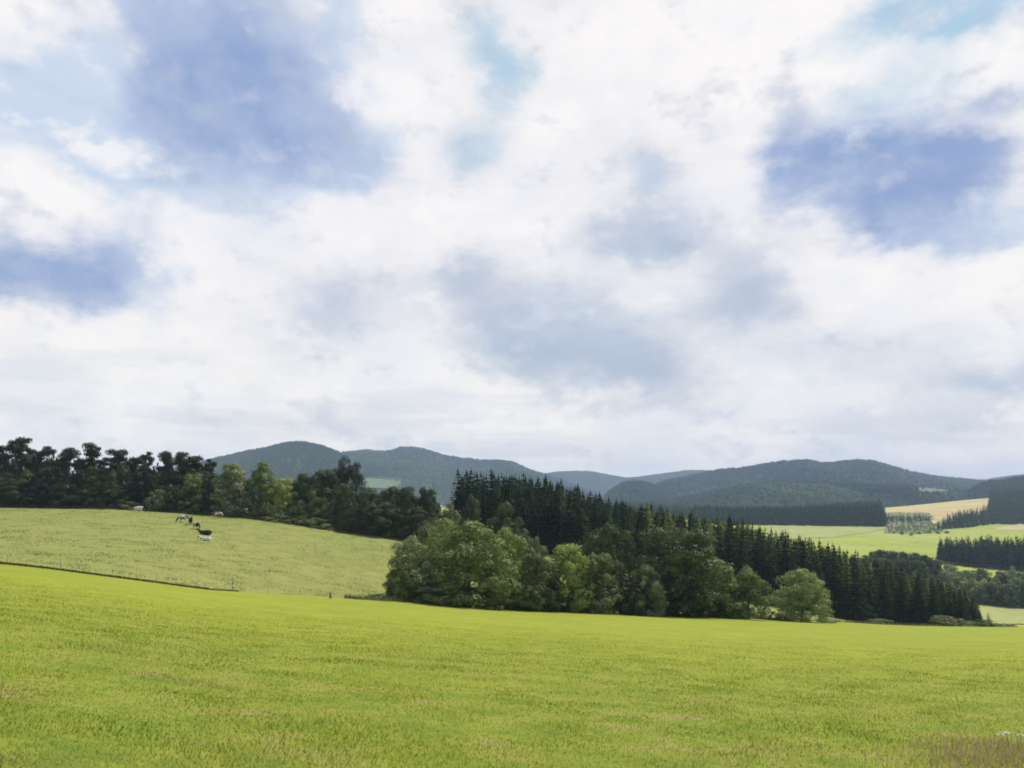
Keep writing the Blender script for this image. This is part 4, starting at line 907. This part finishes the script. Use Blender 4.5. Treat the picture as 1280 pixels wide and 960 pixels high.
base = np.where(dryz & (pick < .6), [[.20, .14, .075]], np.where(pick < .5, [[.09, .11, .035]], [[.17, .165, .06]]))
grass_obj('bank_grass', V, tri, base, M_grass, 'tall dry grass on the bank at the foot of the tree belt')
# ------------------------------------------------------------------ foreground grass
def polar(n, y0, y1, p):
    f = g.uniform(size=n) ** p; Y = y0 * (y1 / y0) ** f; u = g.uniform(-1, 1, n); return u * (.84 * Y + 4.5), Y, np.ones(n)
def grass_colors(X, Y, n):
    a = vnoise(X / 1.7, Y / 1.7, 5) * .6 + vnoise(X / .5, Y / .5, 6) * .4
    bch = vnoise(X / 2.6, Y / 1.6, 8) * .65 + vnoise(X / .6, Y / .6, 9) * .35
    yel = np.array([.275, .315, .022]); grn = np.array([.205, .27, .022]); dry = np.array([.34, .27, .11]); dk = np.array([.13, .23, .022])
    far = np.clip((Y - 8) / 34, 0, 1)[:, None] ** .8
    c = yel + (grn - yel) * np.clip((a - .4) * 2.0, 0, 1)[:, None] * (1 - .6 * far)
    c = c * (.74 + .22 * far)  # near blades darkened too, the viewing-angle shade put into their colour
    near = np.clip((21 - Y) / 9, 0, 1)
    w = (np.clip((bch - .53) * 5, 0, 1) * near)[:, None] * (g.uniform(size=(n, 1)) < .7); c = c + (dry - c) * w
    w = (np.clip((vnoise(X / .9 + 40, Y / .9, 10) - .70) * 6, 0, 1) * near)[:, None]; c = c + (dk - c) * w
    return c * (1 + (g.uniform(-.12, .10, (n, 1))) * (1 - .6 * far))
def short(n):
    X, Y, h = polar(n, 5.2, 75, 1.1); k = Y < Yb_of(np.arctan2(X, Y)) - 1.5; return X, Y, np.where(k, 1, .001) * (.75 + .5 * vnoise(X / .8, Y / .8, 12) ** 1.5) * np.clip(1.25 - Y / 80, .35, 1)
n1 = 760000
V, tri, X, Y = tufts(n1, short, (.022, .058), .0036, g, .9)
# blades farther away are clumps: widen them with distance
sc = np.clip(Y / 7.5, 1, 4.5)[:, None]
ctr = V[:, :2].mean(1); 
for k in (0, 1, 2, 3): V[:, k, :2] = ctr[:, :2] + (V[:, k, :2] - ctr[:, :2]) * sc
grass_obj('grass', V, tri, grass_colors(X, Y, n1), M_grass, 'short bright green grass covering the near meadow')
# reddish seed heads lower right
def spot(px, py):
    Y = find_Y(px, py, 5, 60); t = tan_of(py); return u_of(px, t) * Y, Y
def seedy(n):
    pts = [spot(1262, 948), spot(1215, 962), spot(1290, 938), spot(1120, 962), spot(632, 936), spot(600, 962)]; k = g.choice(6, n, p=[.38, .2, .30, .06, .04, .02]); P = np.array(pts)[k]
    return P[:, 0] + g.normal(0, .5, n), P[:, 1] + g.normal(0, .6, n), np.where(k < 3, 1.0, .45)
V, tri, X, Y = tufts(4200, seedy, (.05, .17), .004, g, .35)
base = np.where(g.uniform(size=(len(X), 1)) < .55, [[.36, .22, .15]], [[.33, .33, .12]])
grass_obj('seed_grass', V, tri, base * g.uniform(.7, 1.2, (len(X), 1)), M_grass, 'reddish brown seeding grass in the lower right corner')
# white clover-like flowers there
M_petal = plain_mat('petals', (0.78, 0.76, 0.70)); M_stem = plain_mat('stem', (0.14, 0.2, 0.04)); M_eye = plain_mat('flower_centre', (0.5, 0.4, 0.1))
def flower(x, y, h, r_, label):
    o = bpy.data.objects.new('white_flower', None); col.objects.link(o); o.location = (x, y, float(H(x, y))); tag(o, label, 'flower', 'white flowers in the seeding grass')
    b = MB(); b.tube([(0, 0, 0), (.01, 0, h * .5), (.0, .01, h)], [.003, .0025, .002], 5); link('stem', b.mesh('stem', [M_stem]), o)
    vs, fs = [], []
    for ring_ in range(2):
        for k in range(14):
            a = 2 * math.pi * (k + .5 * ring_) / 14; ca, sa = math.cos(a), math.sin(a); z1 = h + (.006 if ring_ == 0 else .014); i = len(vs); R1 = r_ * (1 - .25 * ring_)
            vs += [(0, 0, h), (R1 * .6 * ca - .22 * R1 * sa, R1 * .6 * sa + .22 * R1 * ca, z1), (R1 * ca, R1 * sa, z1 - .004), (R1 * .6 * ca + .22 * R1 * sa, R1 * .6 * sa - .22 * R1 * ca, z1)]
            fs.append((i, i + 1, i + 2, i + 3))
    me = bpy.data.meshes.new('petals'); me.from_pydata(vs, [], fs); me.materials.append(M_petal); link('petals', me, o)
    b = MB(); b.tube([(0, 0, h), (0, 0, h + .016), (0, 0, h + .022)], [r_ * .28, r_ * .25, r_ * .1], 8); link('flower_centre', b.mesh('centre', [M_eye]), o)
for (px, py, h, r_, lab) in [(1277, 944, .36, .05, 'white flower at the right edge of the picture above the reddish grass'), (1252, 942, .34, .05, 'left one of the white flowers above the reddish grass'), (1260, 941, .36, .042, 'small white flower between the two larger ones above the reddish grass')]:
    x, y = spot(px, py - 8); flower(x, y, h * .45, r_, lab)

# ------------------------------------------------------------------ cattle
def cow_mesh(pose):
    """body along +X (head end), feet at z=0; skin modifier over a joint skeleton"""
    v, e, r = [], [], []
    def add(p, rad, parent=None):
        v.append(p); r.append(rad); i = len(v) - 1
        if parent is not None: e.append((parent, i))
        return i
    if pose == 'lie': dz = -.72
    else: dz = 0
    hip = add((-.72, 0, 1.12 + dz), (.27, .33))
    mid = add((-.1, 0, 1.05 + dz), (.36, .40), hip); che = add((.55, 0, 1.08 + dz), (.30, .37), mid)
    nk = add((.92, 0, 1.20 + dz), (.17, .24), che)
    if pose == 'graze':
        n2 = add((1.22, 0, .85), (.12, .17), nk); hd = add((1.42, 0, .50), (.12, .14), n2); mz = add((1.56, 0, .20), (.085, .08), hd)
    elif pose == 'lie':
        n2 = add((1.15, .05, 1.45 + dz), (.12, .17), nk); hd = add((1.36, .08, 1.58 + dz), (.12, .13), n2); mz = add((1.68, .12, 1.46 + dz), (.085, .08), hd)
    else:
        n2 = add((1.2, 0, 1.38), (.12, .17), nk); hd = add((1.42, 0, 1.48), (.12, .13), n2); mz = add((1.74, 0, 1.32), (.085, .08), hd)
    tail = add((-1.02, 0, 1.24 + dz), (.07, .06), hip); t2 = add((-1.1, 0, .9 + dz * .6), (.025, .025), tail); t3 = add((-1.08, 0, .5 + dz * .45), (.03, .04), t2)
    if pose != 'lie':
        for s in (-1, 1):
            a = add((-.74, .17 * s, .86), (.15, .2), hip); k = add((-.62, .2 * s, .66), (.1, .12), a); h_ = add((-.86, .2 * s, .42), (.055, .065), k); f = add((-.8, .2 * s, .08), (.045, .045), h_); add((-.75, .2 * s, .03), (.06, .05), f)
            a = add((.56, .17 * s, .78), (.12, .15), che); k = add((.6, .18 * s, .42), (.06, .065), a); f = add((.58, .18 * s, .08), (.045, .045), k); add((.63, .18 * s, .03), (.06, .05), f)
        add((-.45, 0, .68), (.14, .12), mid)
    else:
        for s in (-1, 1):
            a = add((-.6, .3 * s, .24), (.16, .16), hip); k = add((-.2, .42 * s, .14), (.08, .09), a); add((-.62, .5 * s, .07), (.05, .05), k)
            a = add((.6, .24 * s, .2), (.11, .12), che); k = add((.95, .3 * s, .1), (.06, .06), a); add((.65, .36 * s, .06), (.05, .05), k)
    me = bpy.data.meshes.new('cow_skel'); me.from_pydata(v, e, []); o = bpy.data.objects.new('tmp', me); col.objects.link(o)
    m = o.modifiers.new('s', 'SKIN'); sv = me.skin_vertices[0].data
    for i, q in enumerate(r): sv[i].radius = q; sv[i].use_root = (i == 1)
    sb = o.modifiers.new('d', 'SUBSURF'); sb.levels = 2; sb.render_levels = 2
    dg = bpy.context.evaluated_depsgraph_get(); out = bpy.data.meshes.new_from_object(o.evaluated_get(dg)); bpy.data.objects.remove(o)
    out.name = 'cow_body'; out.polygons.foreach_set('use_smooth', np.ones(len(out.polygons), bool)); out.materials.clear()
    return out, Vector(v[5])
M_coat = {
 'white': plain_mat('coat_white', (.70, .67, .60), (.62, .58, .5), 1.2, .75),
 'pied': plain_mat('coat_pied', (.70, .67, .60), (.018, .016, .015), 1.15, .7, lo=.45, hi=.47),
 'black': plain_mat('coat_black', (.008, .0075, .007), (.014, .012, .011), 1.2, .85),
 'blackw': plain_mat('coat_black_patched', (.6, .57, .52), (.01, .009, .008), 1.0, .85, lo=.42, hi=.44),
 'brown': plain_mat('coat_brown', (.62, .56, .48), (.20, .07, .03), 1.3, .7, lo=.45, hi=.47)}
M_horn = plain_mat('horn', (.35, .3, .24)); POSE = {p: cow_mesh(p) for p in ('graze', 'stand', 'lie')}
def cow(px, py, Y, pose, coat, headc, yaw, s, label):
    me0, hd = POSE[pose]; s *= 1.12; me = me0.copy(); me.materials.append(M_coat[coat]); me.materials.append(M_coat[headc])
    if headc != coat:
        mi = np.array([1 if (p.center.x > hd.x - .45) else 0 for p in me.polygons], np.int32); me.polygons.foreach_set('material_index', mi)
    x, y, z = at(px, Y); o = bpy.data.objects.new('cow', None); col.objects.link(o); o.location = (x, y, z - .02); o.rotation_euler = (0, 0, R(yaw)); o.scale = (s, s, s)
    tag(o, label, 'cow', 'cattle on the pasture'); bd = link('body', me, o)
    dr = Vector((.55, 0, -.84)) if pose == 'graze' else Vector((.9, .05, -.35))
    for sd in (-1, 1):
        b = MB(); e0 = hd + Vector((-.04, .1 * sd, .06)) - dr * .06; b.tube([e0, e0 + Vector((-.02, .1 * sd, .02)), e0 + Vector((-.03, .21 * sd, -.03))], [.03, .055, .012], 6); link('ear', b.mesh('ear', [M_coat[headc]]), o)
        b = MB(); h0 = hd - dr * .1 + Vector((0, .06 * sd, .09)); b.tube([h0, h0 + Vector((0, .07 * sd, .05)), h0 + Vector((.03, .09 * sd, .12))], [.022, .016, .005], 6); link('horn', b.mesh('horn', [M_horn]), o)
        b = MB(); q = hd + dr * .08 + Vector((.05, .105 * sd, .04)); b.tube([q, q + Vector((0, .02 * sd, 0))], [.02, .012], 6); link('eye', b.mesh('eye', [M_coat['black']]), o)
# depths where the pasture shows them
def pasture_Y(px, py): return min(find_Y(px, py, 110, 215), 190.0)
herd = [
 (173, 641.5, 'graze', 'white', 'black', -8, 1.0, 'white cow with a dark head grazing near the olive shrub, apart from the herd'),
 (229, 653, 'graze', 'pied', 'black', 172, .95, 'black and white cow grazing, leftmost of the close group'),
 (238, 656, 'stand', 'black', 'black', -62, .95, 'black cow standing, second from the left in the close group'),
 (245, 661.5, 'graze', 'blackw', 'black', -40, .85, 'small black calf with a white face in the middle of the close group'),
 (257, 668.5, 'lie', 'black', 'black', 168, 1.1, 'black cow lying with its neck raised, right in the close group'),
 (258, 676, 'lie', 'white', 'pied', 186, .85, 'white cow lying below the black one, nearest of the herd'),
 (271, 646.5, 'graze', 'brown', 'brown', -6, .95, 'brown and white cow grazing by the belt, rightmost of the herd')]
for (px, py, pose, coat, headc, yaw, s, lab) in herd: cow(px, py, pasture_Y(px, py), pose, coat, headc, yaw, s, lab)

# ------------------------------------------------------------------ haze
X0, X1, Y0, Y1, Z0, Z1 = -7100, 7100, -7100, 7100, -420, 310
hv = [(x, y, z) for x in (X0, X1) for y in (Y0, Y1) for z in (Z0, Z1)]
me = bpy.data.meshes.new('haze'); me.from_pydata(hv, [], [(0, 1, 3, 2), (4, 6, 7, 5), (0, 4, 5, 1), (2, 3, 7, 6), (0, 2, 6, 4), (1, 5, 7, 3)])
hm, nt, N, L = new_mat('haze_air'); pv = N('ShaderNodeVolumePrincipled'); pv.inputs['Color'].default_value = HAZE_COLOR; pv.inputs['Density'].default_value = HAZE_DENSITY
om = N('ShaderNodeOutputMaterial'); L(pv.outputs[0], om.inputs['Volume']); me.materials.append(hm)
hz = link('haze', me); hz['kind'] = 'stuff'
